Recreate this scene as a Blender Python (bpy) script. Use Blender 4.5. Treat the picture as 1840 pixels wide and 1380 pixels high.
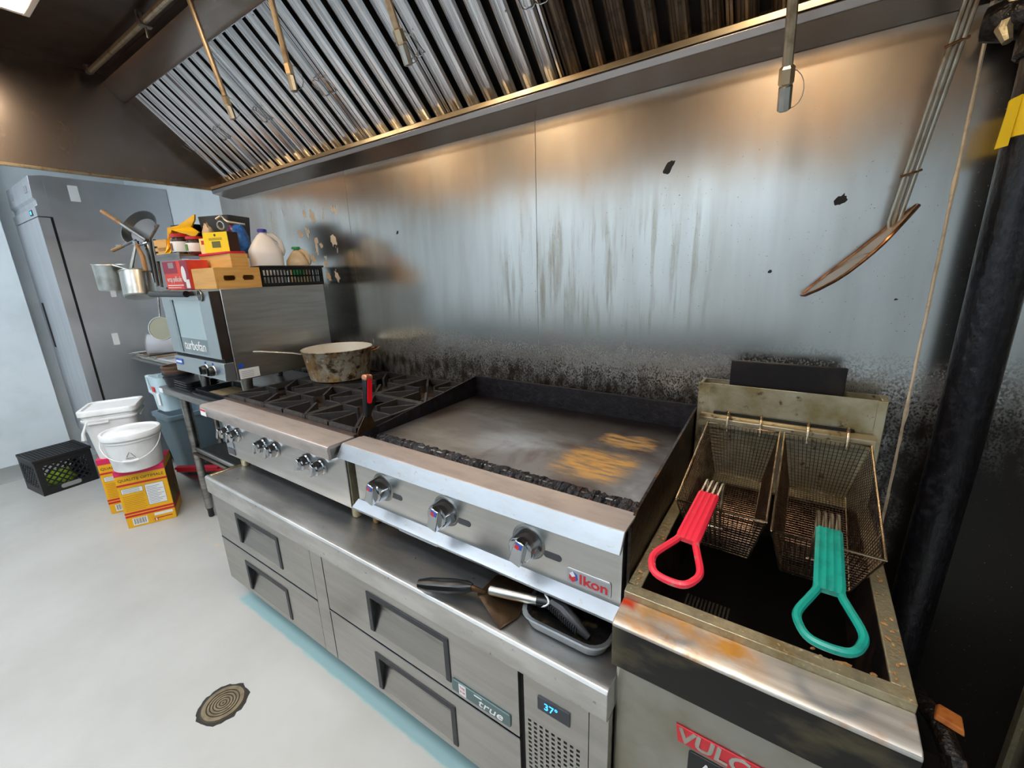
import bpy, bmesh, math, random
from mathutils import Vector, Matrix
random.seed(7)
for o in list(bpy.data.objects): bpy.data.objects.remove(o)
scene = bpy.context.scene
COL = scene.collection

# ------------------------------------------------------------------ camera
FPX = 761.0164
CAM = Vector((1.1472, -1.46, 1.4259))
_a, _b, _c = (math.radians(v) for v in (34.3091, 14.6648, -1.874))
FW = Vector((-math.sin(_a)*math.cos(_b), math.cos(_a)*math.cos(_b), -math.sin(_b)))
_r = Vector((math.cos(_a), math.sin(_a), 0)); _u = _r.cross(FW)
RT = math.cos(_c)*_r + math.sin(_c)*_u
UP = -math.sin(_c)*_r + math.cos(_c)*_u
cd = bpy.data.cameras.new('camera'); cam = bpy.data.objects.new('camera', cd); COL.objects.link(cam)
cd.sensor_fit = 'HORIZONTAL'; cd.sensor_width = 36; cd.lens = FPX/1840*36; cd.clip_start = .02; cd.clip_end = 50
m = Matrix.Identity(4)
for i in range(3): m[i][0], m[i][1], m[i][2], m[i][3] = RT[i], UP[i], -FW[i], CAM[i]
cam.matrix_world = m
scene.camera = cam
# ------------------------------------------------------------------ world, exposure
w = bpy.data.worlds.new('world'); scene.world = w; w.use_nodes = True
w.node_tree.nodes['Background'].inputs[0].default_value = (.8, .9, 1, 1)
w.node_tree.nodes['Background'].inputs[1].default_value = .15
vs = scene.view_settings
vs.view_transform = 'Standard'; vs.look = 'None'; vs.gamma = 1; vs.exposure = 0.0; vs.use_curve_mapping = False
ROOM_LIGHT = 13.5      # troffers in the ceiling
HOOD_LIGHT = 72.0      # lamps in the hood

# ------------------------------------------------------------------ helpers
def at(u, v, ax, val):
    """photo pixel -> the point of that ray on an axis plane"""
    d = FW + RT*((u-920)/FPX) - UP*((v-690)/FPX); i = 'xyz'.index(ax)
    return CAM + d*((val-CAM[i])/d[i])
def PW(u, v, w):
    """photo pixel -> the point of that ray at a forward distance w"""
    return CAM + (FW + RT*((u-920)/FPX) - UP*((v-690)/FPX))*w
def cr(pts, n=4, closed=False):
    """smooth path through points"""
    P = [Vector(p) for p in pts]; k = len(P); out = []
    for i in range(k if closed else k-1):
        p0 = P[i-1] if (closed or i > 0) else P[0]; p1 = P[i]; p2 = P[(i+1) % k]; p3 = P[(i+2) % k] if (closed or i+2 < k) else P[k-1]
        for j in range(n):
            t = j/n; out.append(.5*((2*p1)+(p2-p0)*t+(2*p0-5*p1+4*p2-p3)*t*t+(3*p1-p0-3*p2+p3)*t**3))
    if not closed: out.append(P[-1])
    return out
def lin(c):
    if isinstance(c, str):
        c = tuple(int(c[i:i+2], 16)/255 for i in (0, 2, 4))
    return tuple(x/12.92 if x <= .04045 else ((x+.055)/1.055)**2.4 for x in c) + (1,)

def M(name, col, rough=.5, metal=0, layers=(), bump=None, emit=None, estr=0, trans=0, ior=1.45, alpha=1, coat=0, sub=0):
    mt = bpy.data.materials.new(name); mt.use_nodes = True
    nt = mt.node_tree; N = nt.nodes; L = nt.links
    bs = N['Principled BSDF']
    bs.inputs['Base Color'].default_value = lin(col); bs.inputs['Roughness'].default_value = rough
    bs.inputs['Metallic'].default_value = metal; bs.inputs['IOR'].default_value = ior
    bs.inputs['Transmission Weight'].default_value = trans; bs.inputs['Alpha'].default_value = alpha
    bs.inputs['Coat Weight'].default_value = coat
    if sub:
        bs.inputs['Subsurface Weight'].default_value = sub; bs.inputs['Subsurface Radius'].default_value = (.02, .02, .02)
    if emit:
        bs.inputs['Emission Color'].default_value = lin(emit); bs.inputs['Emission Strength'].default_value = estr
    tc = None; cc = None; rr = None; mm = None
    def coords(scale):
        nonlocal tc
        if tc is None: tc = N.new('ShaderNodeNewGeometry')
        mp = N.new('ShaderNodeMapping'); mp.inputs['Scale'].default_value = scale
        L.new(tc.outputs['Position'], mp.inputs['Vector']); return mp.outputs['Vector']
    def mixf(a, av, b, fac):
        n = N.new('ShaderNodeMix'); n.data_type = 'FLOAT'
        L.new(fac, n.inputs['Factor'])
        if a is None: n.inputs[2].default_value = av
        else: L.new(a, n.inputs[2])
        n.inputs[3].default_value = b; return n.outputs[0]
    for ly in layers:
        sc = ly.get('scale', (5, 5, 5))
        if ly.get('kind') == 'voronoi':
            nz = N.new('ShaderNodeTexVoronoi'); nz.inputs['Scale'].default_value = 1; out = nz.outputs['Distance']
        else:
            nz = N.new('ShaderNodeTexNoise'); nz.inputs['Scale'].default_value = 1
            nz.inputs['Detail'].default_value = ly.get('detail', 4); nz.inputs['Roughness'].default_value = ly.get('nr', .6)
            nz.inputs['Distortion'].default_value = ly.get('dist', 0)
            out = nz.outputs['Fac']
        L.new(coords(sc), nz.inputs['Vector'])
        if ly.get('off'):
            nz.inputs['Vector'].links[0].from_node.inputs['Location'].default_value = ly['off']
        mr = N.new('ShaderNodeMapRange'); mr.inputs[1].default_value = ly['lo']; mr.inputs[2].default_value = ly['hi']
        L.new(out, mr.inputs[0]); fac = mr.outputs[0]
        # zones: a list of (axis, start, full) ramps that confine a stain to where it is
        for ax, a, b in ly.get('zone', ()):
            sx = N.new('ShaderNodeSeparateXYZ'); coords((1, 1, 1)); L.new(tc.outputs['Position'], sx.inputs[0])
            src = sx.outputs['xyz'.index(ax)]
            wob = ly.get('wob', 0)
            if wob:
                wn = N.new('ShaderNodeTexNoise'); wn.inputs['Scale'].default_value = 1; wn.inputs['Detail'].default_value = 5
                L.new(coords(ly.get('wscale', (9, 9, 9))), wn.inputs['Vector'])
                m1 = N.new('ShaderNodeMath'); m1.operation = 'MULTIPLY_ADD'; L.new(wn.outputs['Fac'], m1.inputs[0])
                m1.inputs[1].default_value = wob*2; m1.inputs[2].default_value = -wob
                m2 = N.new('ShaderNodeMath'); m2.operation = 'ADD'; L.new(src, m2.inputs[0]); L.new(m1.outputs[0], m2.inputs[1]); src = m2.outputs[0]
            z = N.new('ShaderNodeMapRange'); z.inputs[1].default_value = a; z.inputs[2].default_value = b; z.interpolation_type = 'SMOOTHSTEP'
            L.new(src, z.inputs[0])
            mu = N.new('ShaderNodeMath'); mu.operation = 'MULTIPLY'; L.new(fac, mu.inputs[0]); L.new(z.outputs[0], mu.inputs[1]); fac = mu.outputs[0]
        if 'amt' in ly:
            mu = N.new('ShaderNodeMath'); mu.operation = 'MULTIPLY'; L.new(fac, mu.inputs[0]); mu.inputs[1].default_value = ly['amt']; fac = mu.outputs[0]
        if 'col' in ly:
            n = N.new('ShaderNodeMix'); n.data_type = 'RGBA'; L.new(fac, n.inputs['Factor'])
            if cc is None: n.inputs[6].default_value = lin(col)
            else: L.new(cc, n.inputs[6])
            n.inputs[7].default_value = lin(ly['col']); cc = n.outputs[2]
        if 'rough' in ly: rr = mixf(rr, rough, ly['rough'], fac)
        if 'metal' in ly: mm = mixf(mm, metal, ly['metal'], fac)
    if cc: L.new(cc, bs.inputs['Base Color'])
    if rr: L.new(rr, bs.inputs['Roughness'])
    if mm: L.new(mm, bs.inputs['Metallic'])
    prev = None
    for bp in (bump or ()):
        nz = N.new('ShaderNodeTexNoise'); nz.inputs['Scale'].default_value = 1; nz.inputs['Detail'].default_value = bp[3] if len(bp) > 3 else 3
        L.new(coords(bp[0]), nz.inputs['Vector'])
        b = N.new('ShaderNodeBump'); b.inputs['Strength'].default_value = bp[1]; b.inputs['Distance'].default_value = bp[2]
        L.new(nz.outputs['Fac'], b.inputs['Height'])
        if prev: L.new(prev, b.inputs['Normal'])
        prev = b.outputs['Normal']
    if prev: L.new(prev, bs.inputs['Normal'])
    return mt

class MB:
    def __init__(s): s.v = []; s.f = []; s.mi = []; s.cur = 0
    def add(s, vs, fs):
        o = len(s.v); s.v += [Vector(p) for p in vs]
        for f in fs: s.f.append([i+o for i in f]); s.mi.append(s.cur)
        return s
    def hexa(s, p):   # 8 points, bottom loop then top loop
        return s.add(p, [(3,2,1,0),(4,5,6,7),(0,1,5,4),(1,2,6,5),(2,3,7,6),(3,0,4,7)])
    def box(s, x0, x1, y0, y1, z0, z1):
        return s.hexa([(x0,y0,z0),(x1,y0,z0),(x1,y1,z0),(x0,y1,z0),(x0,y0,z1),(x1,y0,z1),(x1,y1,z1),(x0,y1,z1)])
    def cbox(s, c, d): return s.box(c[0]-d[0]/2, c[0]+d[0]/2, c[1]-d[1]/2, c[1]+d[1]/2, c[2]-d[2]/2, c[2]+d[2]/2)
    def prism(s, poly, ax, a, b):
        n = len(poly)
        def P(q, t): return {'x': (t, q[0], q[1]), 'y': (q[0], t, q[1]), 'z': (q[0], q[1], t)}[ax]
        vs = [P(q, a) for q in poly]+[P(q, b) for q in poly]
        fs = [tuple(range(n))[::-1], tuple(range(n, 2*n))]+[(i, (i+1) % n, n+(i+1) % n, n+i) for i in range(n)]
        return s.add(vs, fs)
    def tube(s, path, r, n=8, closed=False):
        path = [Vector(p) for p in path]; k = len(path); rs = r if isinstance(r, (list, tuple)) else [r]*k
        prevN = None; base = len(s.v); rings = []
        for i, p in enumerate(path):
            if closed: t = path[(i+1) % k]-path[i-1]
            else: t = path[min(i+1, k-1)]-path[max(i-1, 0)]
            t.normalize()
            if prevN is None:
                q = Vector((0, 0, 1)) if abs(t.z) < .9 else Vector((1, 0, 0)); nn = t.cross(q).normalized()
            else: nn = (prevN - t*prevN.dot(t)).normalized()
            prevN = nn; bb = t.cross(nn)
            rings.append([p+(nn*math.cos(2*math.pi*j/n)+bb*math.sin(2*math.pi*j/n))*rs[i] for j in range(n)])
        vs = [q for R in rings for q in R]; fs = []
        for i in range(k if closed else k-1):
            a = i*n; b = ((i+1) % k)*n
            for j in range(n): fs.append((a+j, a+(j+1) % n, b+(j+1) % n, b+j))
        if not closed: fs += [tuple(range(n))[::-1], tuple(range((k-1)*n, k*n))]
        return s.add(vs, fs)
    def lathe(s, prof, c=(0, 0, 0), n=24, cap=True):
        vs = []; fs = []; k = len(prof)
        for r, z in prof:
            for j in range(n): vs.append((c[0]+r*math.cos(2*math.pi*j/n), c[1]+r*math.sin(2*math.pi*j/n), c[2]+z))
        for i in range(k-1):
            for j in range(n): fs.append((i*n+j, i*n+(j+1) % n, (i+1)*n+(j+1) % n, (i+1)*n+j))
        if cap:
            if prof[0][0] > 1e-5: fs.append(tuple(range(n))[::-1])
            if prof[-1][0] > 1e-5: fs.append(tuple(range((k-1)*n, k*n)))
        return s.add(vs, fs)
    def xf(s, mat, start=0):
        for i in range(start, len(s.v)): s.v[i] = mat @ s.v[i]
        return s
    def build(s, name, mats, parent=None, bevel=0, smooth=35, seg=2, sub=0):
        root = parent
        while root is not None and root.parent is not None: root = root.parent
        off = root.location if root is not None else Vector((0, 0, 0))
        me = bpy.data.meshes.new(name)
        bm = bmesh.new(); bv = [bm.verts.new(v-off) for v in s.v]; bm.verts.ensure_lookup_table()
        for f, k in zip(s.f, s.mi):
            try: fc = bm.faces.new([bv[i] for i in f]); fc.material_index = k
            except ValueError: pass
        bmesh.ops.remove_doubles(bm, verts=bm.verts, dist=1e-6)
        bmesh.ops.recalc_face_normals(bm, faces=bm.faces)
        bm.to_mesh(me); bm.free()
        for mt in (mats if isinstance(mats, (list, tuple)) else [mats]): me.materials.append(mt)
        if smooth:
            for p in me.polygons: p.use_smooth = True
            me.set_sharp_from_angle(angle=math.radians(smooth))
        o = bpy.data.objects.new(name, me); COL.objects.link(o)
        if parent is not None: o.parent = parent
        if bevel:
            md = o.modifiers.new('bevel', 'BEVEL'); md.width = bevel; md.segments = seg; md.limit_method = 'ANGLE'; md.angle_limit = math.radians(40)
        if sub:
            md = o.modifiers.new('sub', 'SUBSURF'); md.levels = sub; md.render_levels = sub
        return o
def tag(o, label, cat, group=None):
    o['label'] = label; o['category'] = cat
    if group: o['group'] = group
    return o
def thing(name, label, cat, loc=(0, 0, 0), group=None):
    o = bpy.data.objects.new(name, None); COL.objects.link(o); o.location = loc; o.empty_display_size = .05
    return tag(o, label, cat, group)
def struct(o): o['kind'] = 'structure'; return o
def stuff(o): o['kind'] = 'stuff'; return o
def clone(o, name, parent, delta):
    c = o.copy(); c.name = name; COL.objects.link(c); c.parent = parent; c.location = o.location+Vector(delta); return c
def frame(o, x, y):
    """matrix with local x, y axes given (z = x cross y), origin o"""
    x = Vector(x).normalized(); z = x.cross(Vector(y)).normalized(); y = z.cross(x); mt = Matrix.Identity(4)
    for i in range(3): mt[i][0], mt[i][1], mt[i][2], mt[i][3] = x[i], y[i], z[i], o[i]
    return mt
def text(name, body, size, mat4, mat, parent, extrude=.0006, sx=1, shear=0, bold=0):
    cu = bpy.data.curves.new(name, 'FONT'); cu.body = body; cu.size = size; cu.extrude = extrude; cu.align_x = 'CENTER'; cu.align_y = 'CENTER'
    cu.shear = shear; cu.offset = bold; cu.resolution_u = 3
    t = bpy.data.objects.new(name, cu); COL.objects.link(t)
    bpy.context.view_layer.update()
    me = bpy.data.meshes.new_from_object(t.evaluated_get(bpy.context.evaluated_depsgraph_get()))
    bpy.data.objects.remove(t); bpy.data.curves.remove(cu)
    root = parent
    while root is not None and root.parent is not None: root = root.parent
    off = root.location if root is not None else Vector((0, 0, 0))
    me.transform(Matrix.Translation(-off) @ mat4 @ Matrix.Diagonal((sx, 1, 1, 1)))
    me.materials.clear(); me.materials.append(mat)
    o = bpy.data.objects.new(name, me); COL.objects.link(o); o.parent = parent
    return o
FRONT = lambda o: frame(o, (1, 0, 0), (0, 0, 1))         # faces -y
SIDEX = lambda o: frame(o, (0, 1, 0), (0, 0, 1))         # faces +x
def rrect(x0, x1, y0, y1, r, n=5):
    pts = []
    for cx, cy, a in ((x1-r, y1-r, 0), (x0+r, y1-r, 90), (x0+r, y0+r, 180), (x1-r, y0+r, 270)):
        for i in range(n+1):
            t = math.radians(a+90*i/n); pts.append((cx+r*math.cos(t), cy+r*math.sin(t)))
    return pts
def holes_panel(mb, xs, zs, y0, y1, holes):
    """panel in x/z between grid lines with cells in `holes` left open; real thickness y0..y1"""
    hs = set(holes)
    for i in range(len(xs)-1):
        for j in range(len(zs)-1):
            if (i, j) in hs: continue
            mb.box(xs[i], xs[i+1], y0, y1, zs[j], zs[j+1])

# ------------------------------------------------------------------ materials
STEEL = M('brushed_steel', 'cac9c6', .3, 1, [dict(scale=(3, 3, 40), col='bcbbb7', lo=.35, hi=.7), dict(scale=(5, 5, 5), lo=.45, hi=.75, rough=.37)])
DRAWER = M('drawer_steel', 'b3b0ab', .32, 1, [dict(scale=(3, 3, 40), col='a5a29d', lo=.35, hi=.7), dict(scale=(5, 5, 5), lo=.45, hi=.75, rough=.4)])
WORKTOP = M('worktop_steel', 'd6d4d0', .45, 1, [dict(scale=(4, 14, 14), col='b4b2ae', lo=.4, hi=.7), dict(scale=(40, 40, 40), col='8d877c', lo=.66, hi=.74)])
STEEL_L = M('light_steel', 'a4a9ad', .42, 1, [dict(scale=(9, 30, 30), col='9fa2a3', lo=.45, hi=.7), dict(scale=(40, 60, 60), col='9a917f', lo=.62, hi=.72)])
STEEL_D = M('dull_steel', 'a3a19d', .38, 1, [dict(scale=(4, 4, 30), col='6f6c68', lo=.4, hi=.7)])
STEEL_F = M('fridge_steel', 'd2d4d7', .48, 1, [dict(scale=(40, 2, 2), col='c0c2c6', lo=.35, hi=.7), dict(scale=(3, 3, 3), rough=.38, lo=.45, hi=.7)], [((1.2, 1.2, 1.6), .25, .02)])
LEDGE = M('ledge_steel', 'b5aaa2', .42, .6, [dict(scale=(9, 30, 30), col='a59a93', lo=.45, hi=.7), dict(scale=(60, 60, 60), col='8f8268', lo=.68, hi=.75)])
CHROME = M('chrome', 'b4b7ba', .1, 1)
HOODST = M('hood_steel', '968c86', .24, 1, [dict(scale=(1, 5, 5), col='877b72', lo=.4, hi=.7, rough=.28), dict(scale=(6, 10, 10), col='b3a596', lo=.66, hi=.8)])
HOODFR = M('greasy_hood_front', 'c4b49c', .5, .3)
HOODCEIL = M('hood_ceiling_steel', '7a706b', .35, 1, [dict(scale=(3, 3, 3), col='574a45', lo=.4, hi=.7)])
BAFFLE = M('baffle_steel', 'dfe1e5', .24, 1, [dict(scale=(150, 2, 2), col='b4b6ba', lo=.4, hi=.62), dict(scale=(60, 60, 60), col='3a332d', lo=.7, hi=.76)])
BAFFLE_D = M('greasy_baffle_steel', '6f6254', .38, .8, [dict(scale=(160, 3, 3), col='463a30', lo=.42, hi=.6), dict(scale=(30, 30, 30), col='2a211b', lo=.55, hi=.7, metal=.2)])
BLACKGAP = M('black_cavity', '0b0a0a', .7)
GREASE_RAIL = M('greasy_rail', 'b3a68c', .28, .95, [dict(scale=(6, 30, 30), col='8a6f42', lo=.5, hi=.75, rough=.36)])
WALLWHITE = M('white_wall_paint', 'd3dbdd', .45, 0, [dict(scale=(3, 3, 3), col='c2cccd', lo=.5, hi=.8)])
CEILW = M('ceiling_paint', 'd8d8d5', .8)
FLOORM = M('painted_floor', 'b4b3ad', .3, 0, [
    dict(scale=(2.2, 2.2, 2), col='a9a7a0', lo=.4, hi=.75, rough=.42),
    dict(scale=(90, 90, 90), col='55524e', lo=.74, hi=.77),
    dict(scale=(7, 7, 7), col='a9a59c', lo=.68, hi=.8, rough=.5),
    dict(scale=(1, 1, 1), col='97b3b0', lo=.1, hi=.45, zone=[('y', -.828, -.812), ('x', -.89, -.85), ('x', 1.0, .93)], wob=.012, wscale=(18, 18, 18), rough=.5),
    dict(scale=(14, 14, 14), col='c9b896', lo=.56, hi=.75, zone=[('y', -.74, -.68), ('x', -2.2, -2.0), ('x', -.95, -1.1)]),
    dict(scale=(8, 8, 8), col='6f6a60', lo=.5, hi=.7, zone=[('y', -.5, -.3)], amt=.7),
    dict(scale=(8, 8, 8), col='1d1712', lo=.0, hi=.35, zone=[('y', -.95, -.8), ('x', 1.2, 1.38)], rough=.35)], [((60, 60, 60), .05, .002)])
WALLST = M('wall_sheet_steel', 'cbcac6', .2, 1, [
    dict(scale=(9, 9, 1.2), col='bdbbb6', lo=.4, hi=.7, rough=.25),
    # wiped, sticky brown film in the middle of the sheets
    dict(scale=(38, 38, 2.6), col='857a62', lo=.50, hi=.74, zone=[('z', 1.14, 1.34), ('z', 1.72, 1.5), ('x', .0, .25), ('x', 1.0, .8)], wob=.12, wscale=(9, 9, 3), rough=.4, amt=.75),
    dict(scale=(5, 5, 2), col='b08a60', lo=.35, hi=.75, zone=[('z', 1.58, 1.75)], amt=.5, wob=.07, rough=.32),  # warm tan reflection of the hood painted into the upper sheets
    # pale drips and wiped marks on the left
    dict(scale=(70, 70, 9), col='d8d5cc', lo=.70, hi=.74, zone=[('x', -.05, -.3), ('z', 1.3, 1.1)], metal=.1, rough=.6),
    dict(scale=(17, 17, 8), col='d9d2c4', lo=.61, hi=.65, zone=[('x', -.86, -.95), ('z', 1.32, 1.42), ('z', 1.85, 1.75)], metal=.1, rough=.6),
    # black fat spatter behind the griddle, dense low down
    dict(scale=(210, 210, 210), col='1a1612', lo=.68, hi=.71, zone=[('z', 1.95, 1.4), ('x', -.5, .2)], metal=0, rough=.5),
    dict(scale=(190, 190, 150), col='1b1612', lo=.46, hi=.58, zone=[('z', 1.22, 1.04), ('x', -.75, -.3)], wob=.04, metal=.2, rough=.4),
    dict(scale=(30, 30, 14), col='2a231b', lo=.1, hi=.6, zone=[('z', 1.15, 1.0)], wob=.05, metal=.45, rough=.33),  # low band: grease plus the griddle's dark reflection, both put into the colour
    dict(scale=(30, 30, 30), col='17130f', lo=-.3, hi=.35, zone=[('x', 1.36, 1.46), ('z', 1.2, .85)], wob=.06, metal=.1, rough=.3),
    dict(scale=(230, 230, 230), col='d0cdc4', lo=.70, hi=.73, zone=[('z', 1.15, 1.0)], metal=0, rough=.6),
    ], [((1.0, 1, 1.7), .35, .03, 1)])
CAULK = M('caulk', 'd9c8ae', .6, 0, [dict(scale=(30, 30, 30), col='a68f72', lo=.5, hi=.75)])
COVE = M('cove_base', '8f918d', .5)
BLACKPL = M('black_plastic', '0e0f10', .32)
BLACKPL2 = M('worn_black_plastic', '222326', .45, 0, [dict(scale=(30, 30, 30), col='3a3b3e', lo=.55, hi=.8)])
RUBBER = M('dark_rubber', '1c1c1d', .6)
CAST = M('cast_iron', '4c4a4a', .38, .6, [dict(scale=(40, 40, 40), col='4a4038', lo=.5, hi=.72, rough=.65), dict(scale=(90, 90, 90), col='6a5545', lo=.66, hi=.72)], [((150, 150, 150), .3, .002)])
CASTEDGE = M('worn_cast_iron_pan', '463a34', .45, .3, [dict(scale=(14, 14, 14), col='5a473b', lo=.45, hi=.7), dict(scale=(60, 60, 60), col='8d7359', lo=.68, hi=.74)], [((90, 90, 90), .4, .003)])
PLATE = M('griddle_plate', '6a6663', .34, .7, [
    dict(scale=(2.2, 5, 3), col='8d8d8c', lo=.45, hi=.65, rough=.28),
    dict(scale=(4, 4, 4), col='54443c', lo=.48, hi=.68, dist=1),
    dict(scale=(1, 1, 1), col='2e2624', lo=-1, hi=0, zone=[('y', -.20, -.10)], wob=.05),
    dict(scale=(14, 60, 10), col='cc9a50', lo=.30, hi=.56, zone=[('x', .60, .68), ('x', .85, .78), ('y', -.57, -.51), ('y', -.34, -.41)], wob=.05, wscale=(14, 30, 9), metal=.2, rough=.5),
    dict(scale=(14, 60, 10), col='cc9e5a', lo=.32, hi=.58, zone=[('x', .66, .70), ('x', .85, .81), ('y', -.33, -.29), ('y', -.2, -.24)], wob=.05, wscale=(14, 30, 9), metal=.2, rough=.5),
    dict(scale=(120, 120, 120), col='181413', lo=.70, hi=.73)])
SPLASH = M('carbonised_splash', '1c1a1d', .42, .4, [dict(scale=(30, 30, 30), col='2c2a31', lo=.45, hi=.7), dict(scale=(60, 60, 60), col='4b3426', lo=.64, hi=.74)], [((70, 70, 70), .6, .004)])
GREASYSIDE = M('greasy_side', '2a1f17', .35, .4, [dict(scale=(14, 14, 14), col='6a4c22', lo=.5, hi=.75), dict(scale=(50, 50, 50), col='0f0c0a', lo=.55, hi=.7)], [((60, 60, 60), .6, .004)])
CRUST = M('black_crust', '08080a', .5, 0, [dict(scale=(50, 50, 50), col='20202a', lo=.5, hi=.7), dict(scale=(45, 45, 45), col='4a2513', lo=.6, hi=.7)], [((120, 120, 120), .9, .006)])
CRUSTBR = M('brown_crumbs', '2b1810', .5, 0, [dict(scale=(60, 60, 60), col='7a3a1c', lo=.55, hi=.68), dict(scale=(110, 110, 110), col='b98a5a', lo=.7, hi=.76)], [((90, 90, 90), .9, .006)])
FOODBIT = M('fried_crumb', 'b98b55', .7, 0, [dict(scale=(90, 90, 90), col='8a5a2c', lo=.45, hi=.65)])
APRON = M('stained_apron_steel', 'cfc9bf', .42, .75, [
    dict(scale=(3, 30, 30), col='9d958b', lo=.4, hi=.7),
    dict(scale=(9, 14, 14), col='b98136', lo=.40, hi=.62, zone=[('x', 1.24, 1.12)], wob=.06, metal=.2, rough=.4),
    dict(scale=(10, 10, 10), col='a8702a', lo=.58, hi=.7, metal=.3, rough=.4),
    dict(scale=(8, 8, 8), col='a83212', lo=.2, hi=.5, zone=[('x', .955, .935), ('y', -.775, -.755)], wob=.012, wscale=(50, 50, 50), metal=0, rough=.3)])
NOSEBAND = M('dark_nose_band', '1c1a18', .3, .35, [dict(scale=(6, 6, 14), col='5a5138', lo=.5, hi=.75), dict(scale=(2, 2, 2), col='6b6347', lo=.45, hi=.75, zone=[('x', .95, .91)])])  # near-black band, paler towards its left end
RIM = M('greasy_rim_steel', 'b0a688', .38, .75, [dict(scale=(14, 14, 14), col='7d6a46', lo=.45, hi=.68, metal=.3, rough=.5), dict(scale=(120, 120, 120), col='c4ab7d', lo=.62, hi=.7, metal=0)], [((140, 140, 140), .6, .003)])
TANK = M('tank_black', '0f0c0a', .4, .1, [dict(scale=(16, 16, 16), col='2f1d12', lo=.45, hi=.7), dict(scale=(70, 70, 70), col='7a5a34', lo=.7, hi=.76, rough=.6)], [((60, 60, 60), .4, .003)])
OIL = M('dark_oil', '060504', .5, 0, ior=1.15)
FLUE = M('greasy_flue', 'c6bda2', .36, .75, [dict(scale=(9, 9, 9), col='a3946a', lo=.42, hi=.66), dict(scale=(40, 40, 40), col='4f3a22', lo=.6, hi=.7, metal=.2), dict(scale=(16, 16, 16), col='4a3a26', lo=.4, hi=.62, zone=[('x', 1.0, .93)], metal=.2)], [((90, 90, 90), .3, .002)])
FLUEPLATE = M('soot_plate', '1d1a1c', .5, .2, [dict(scale=(14, 14, 14), col='302826', lo=.5, hi=.7)])
WIRE = M('oily_wire', '6e5847', .3, .85, [dict(scale=(40, 40, 40), col='4a382b', lo=.45, hi=.65)])
WIREB = M('bright_wire', 'c9b497', .25, .95, [dict(scale=(30, 30, 30), col='8a6d4d', lo=.5, hi=.7)])
RED = M('red_handle', 'd8283c', .4, 0, [dict(scale=(40, 40, 40), col='a86a5a', lo=.6, hi=.68), dict(scale=(16, 16, 16), col='e7b4ae', lo=.67, hi=.72)])
TEAL = M('teal_handle', '128a78', .35, 0, [dict(scale=(30, 30, 30), col='0d6a5d', lo=.5, hi=.7), dict(scale=(22, 22, 22), col='d8c89a', lo=.68, hi=.72)])
FRYBODY = M('fryer_front_steel', 'a3a199', .34, .95, [dict(scale=(5, 5, 5), col='8a8470', lo=.42, hi=.7), dict(scale=(90, 90, 90), col='b9b7ae', lo=.7, hi=.73)])
REDPL = M('red_enamel', 'c4282f', .35)
REDLET = M('red_letter', 'c02a30', .3)
BLUEM = M('blue_enamel', '2b50a8', .35)
WHITEP = M('white_plastic', 'e6e6e3', .35, 0, [dict(scale=(8, 8, 8), col='d3d2cf', lo=.5, hi=.8)], sub=.1)
WHITEL = M('white_paper', 'e2e2e0', .6)
GREYPR = M('grey_print', '8d8f92', .6)
DARKPR = M('dark_print', '4a4030', .6)
YELBOX = M('yellow_carton', 'e8ad12', .55, 0, [dict(scale=(8, 8, 8), col='d99e10', lo=.5, hi=.8)])
PINKBOX = M('pink_red_carton', 'd6285a', .5)
REDBAND = M('red_print', 'c5262c', .55)
BROWNSIDE = M('dark_carton_print', '5d4a1e', .55, 0, [dict(scale=(14, 14, 14), col='8a7436', lo=.45, hi=.7), dict(scale=(20, 20, 20), col='3a2c18', lo=.55, hi=.7)])
BAMBOO = M('bamboo', 'd8a860', .5, 0, [dict(scale=(4, 4, 50), col='c4924c', lo=.4, hi=.7)])
CARTRED = M('red_carton', 'd8402f', .5, 0, [dict(scale=(20, 20, 20), col='e05040', lo=.5, hi=.8)])
CARTRED2 = M('dark_red_carton', '8f1f3a', .5)
YELBRIGHT = M('yellow_card', 'f2d313', .5)
YELBAG = M('yellow_bag_film', 'fac81c', .3, 0, [dict(scale=(12, 12, 12), col='eab010', lo=.5, hi=.7)])
BLUEBAG = M('blue_bag_film', '2f6fc4', .22, 0, [dict(scale=(22, 22, 22), col='1d4a92', lo=.5, hi=.65), dict(scale=(30, 30, 30), col='c9d8ee', lo=.66, hi=.72)])
PURPLE = M('purple_film', '5a2a5d', .3)
CLEARBAG = M('cloudy_bag', 'd8c2a4', .3, 0, [dict(scale=(25, 25, 25), col='b99a78', lo=.5, hi=.7)], alpha=.9)
JUGW = M('milky_jug_plastic', 'eceaea', .35)
JUGT = M('tan_jug_plastic', 'd8c4a4', .3)
GREENP = M('green_plastic', '1f9a5a', .35)
BLUECAP = M('blue_cap', '3a3aa8', .4)
GLASS_TXT = M('jar_glass_contents', '3a2a20', .12, 0, [dict(scale=(40, 40, 40), col='6a4a2a', lo=.5, hi=.7)], coat=1)
WOODH = M('wooden_handle', '9a7448', .55, 0, [dict(scale=(30, 30, 8), col='7a5630', lo=.45, hi=.7)])
ALU = M('aluminium', 'c4c4be', .32, 1, [dict(scale=(10, 10, 10), col='a39f93', lo=.45, hi=.7)])
POTM = M('burnt_pot', 'b3ad9c', .42, .55, [
    dict(scale=(11, 11, 7), col='8a6a3e', lo=.44, hi=.6, metal=.2), dict(scale=(22, 22, 16), col='5a3a1c', lo=.53, hi=.64, metal=.1),
    dict(scale=(50, 50, 50), col='d3d2c8', lo=.6, hi=.66, metal=.5), dict(scale=(18, 18, 18), col='b8862c', lo=.5, hi=.65, zone=[('z', 1.0, .97)]),
    dict(scale=(30, 30, 30), col='2a1c12', lo=.5, hi=.64, zone=[('x', -.72, -.6)])])
POTIN = M('pot_inside', 'd6d2c6', .4, .3)
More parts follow.
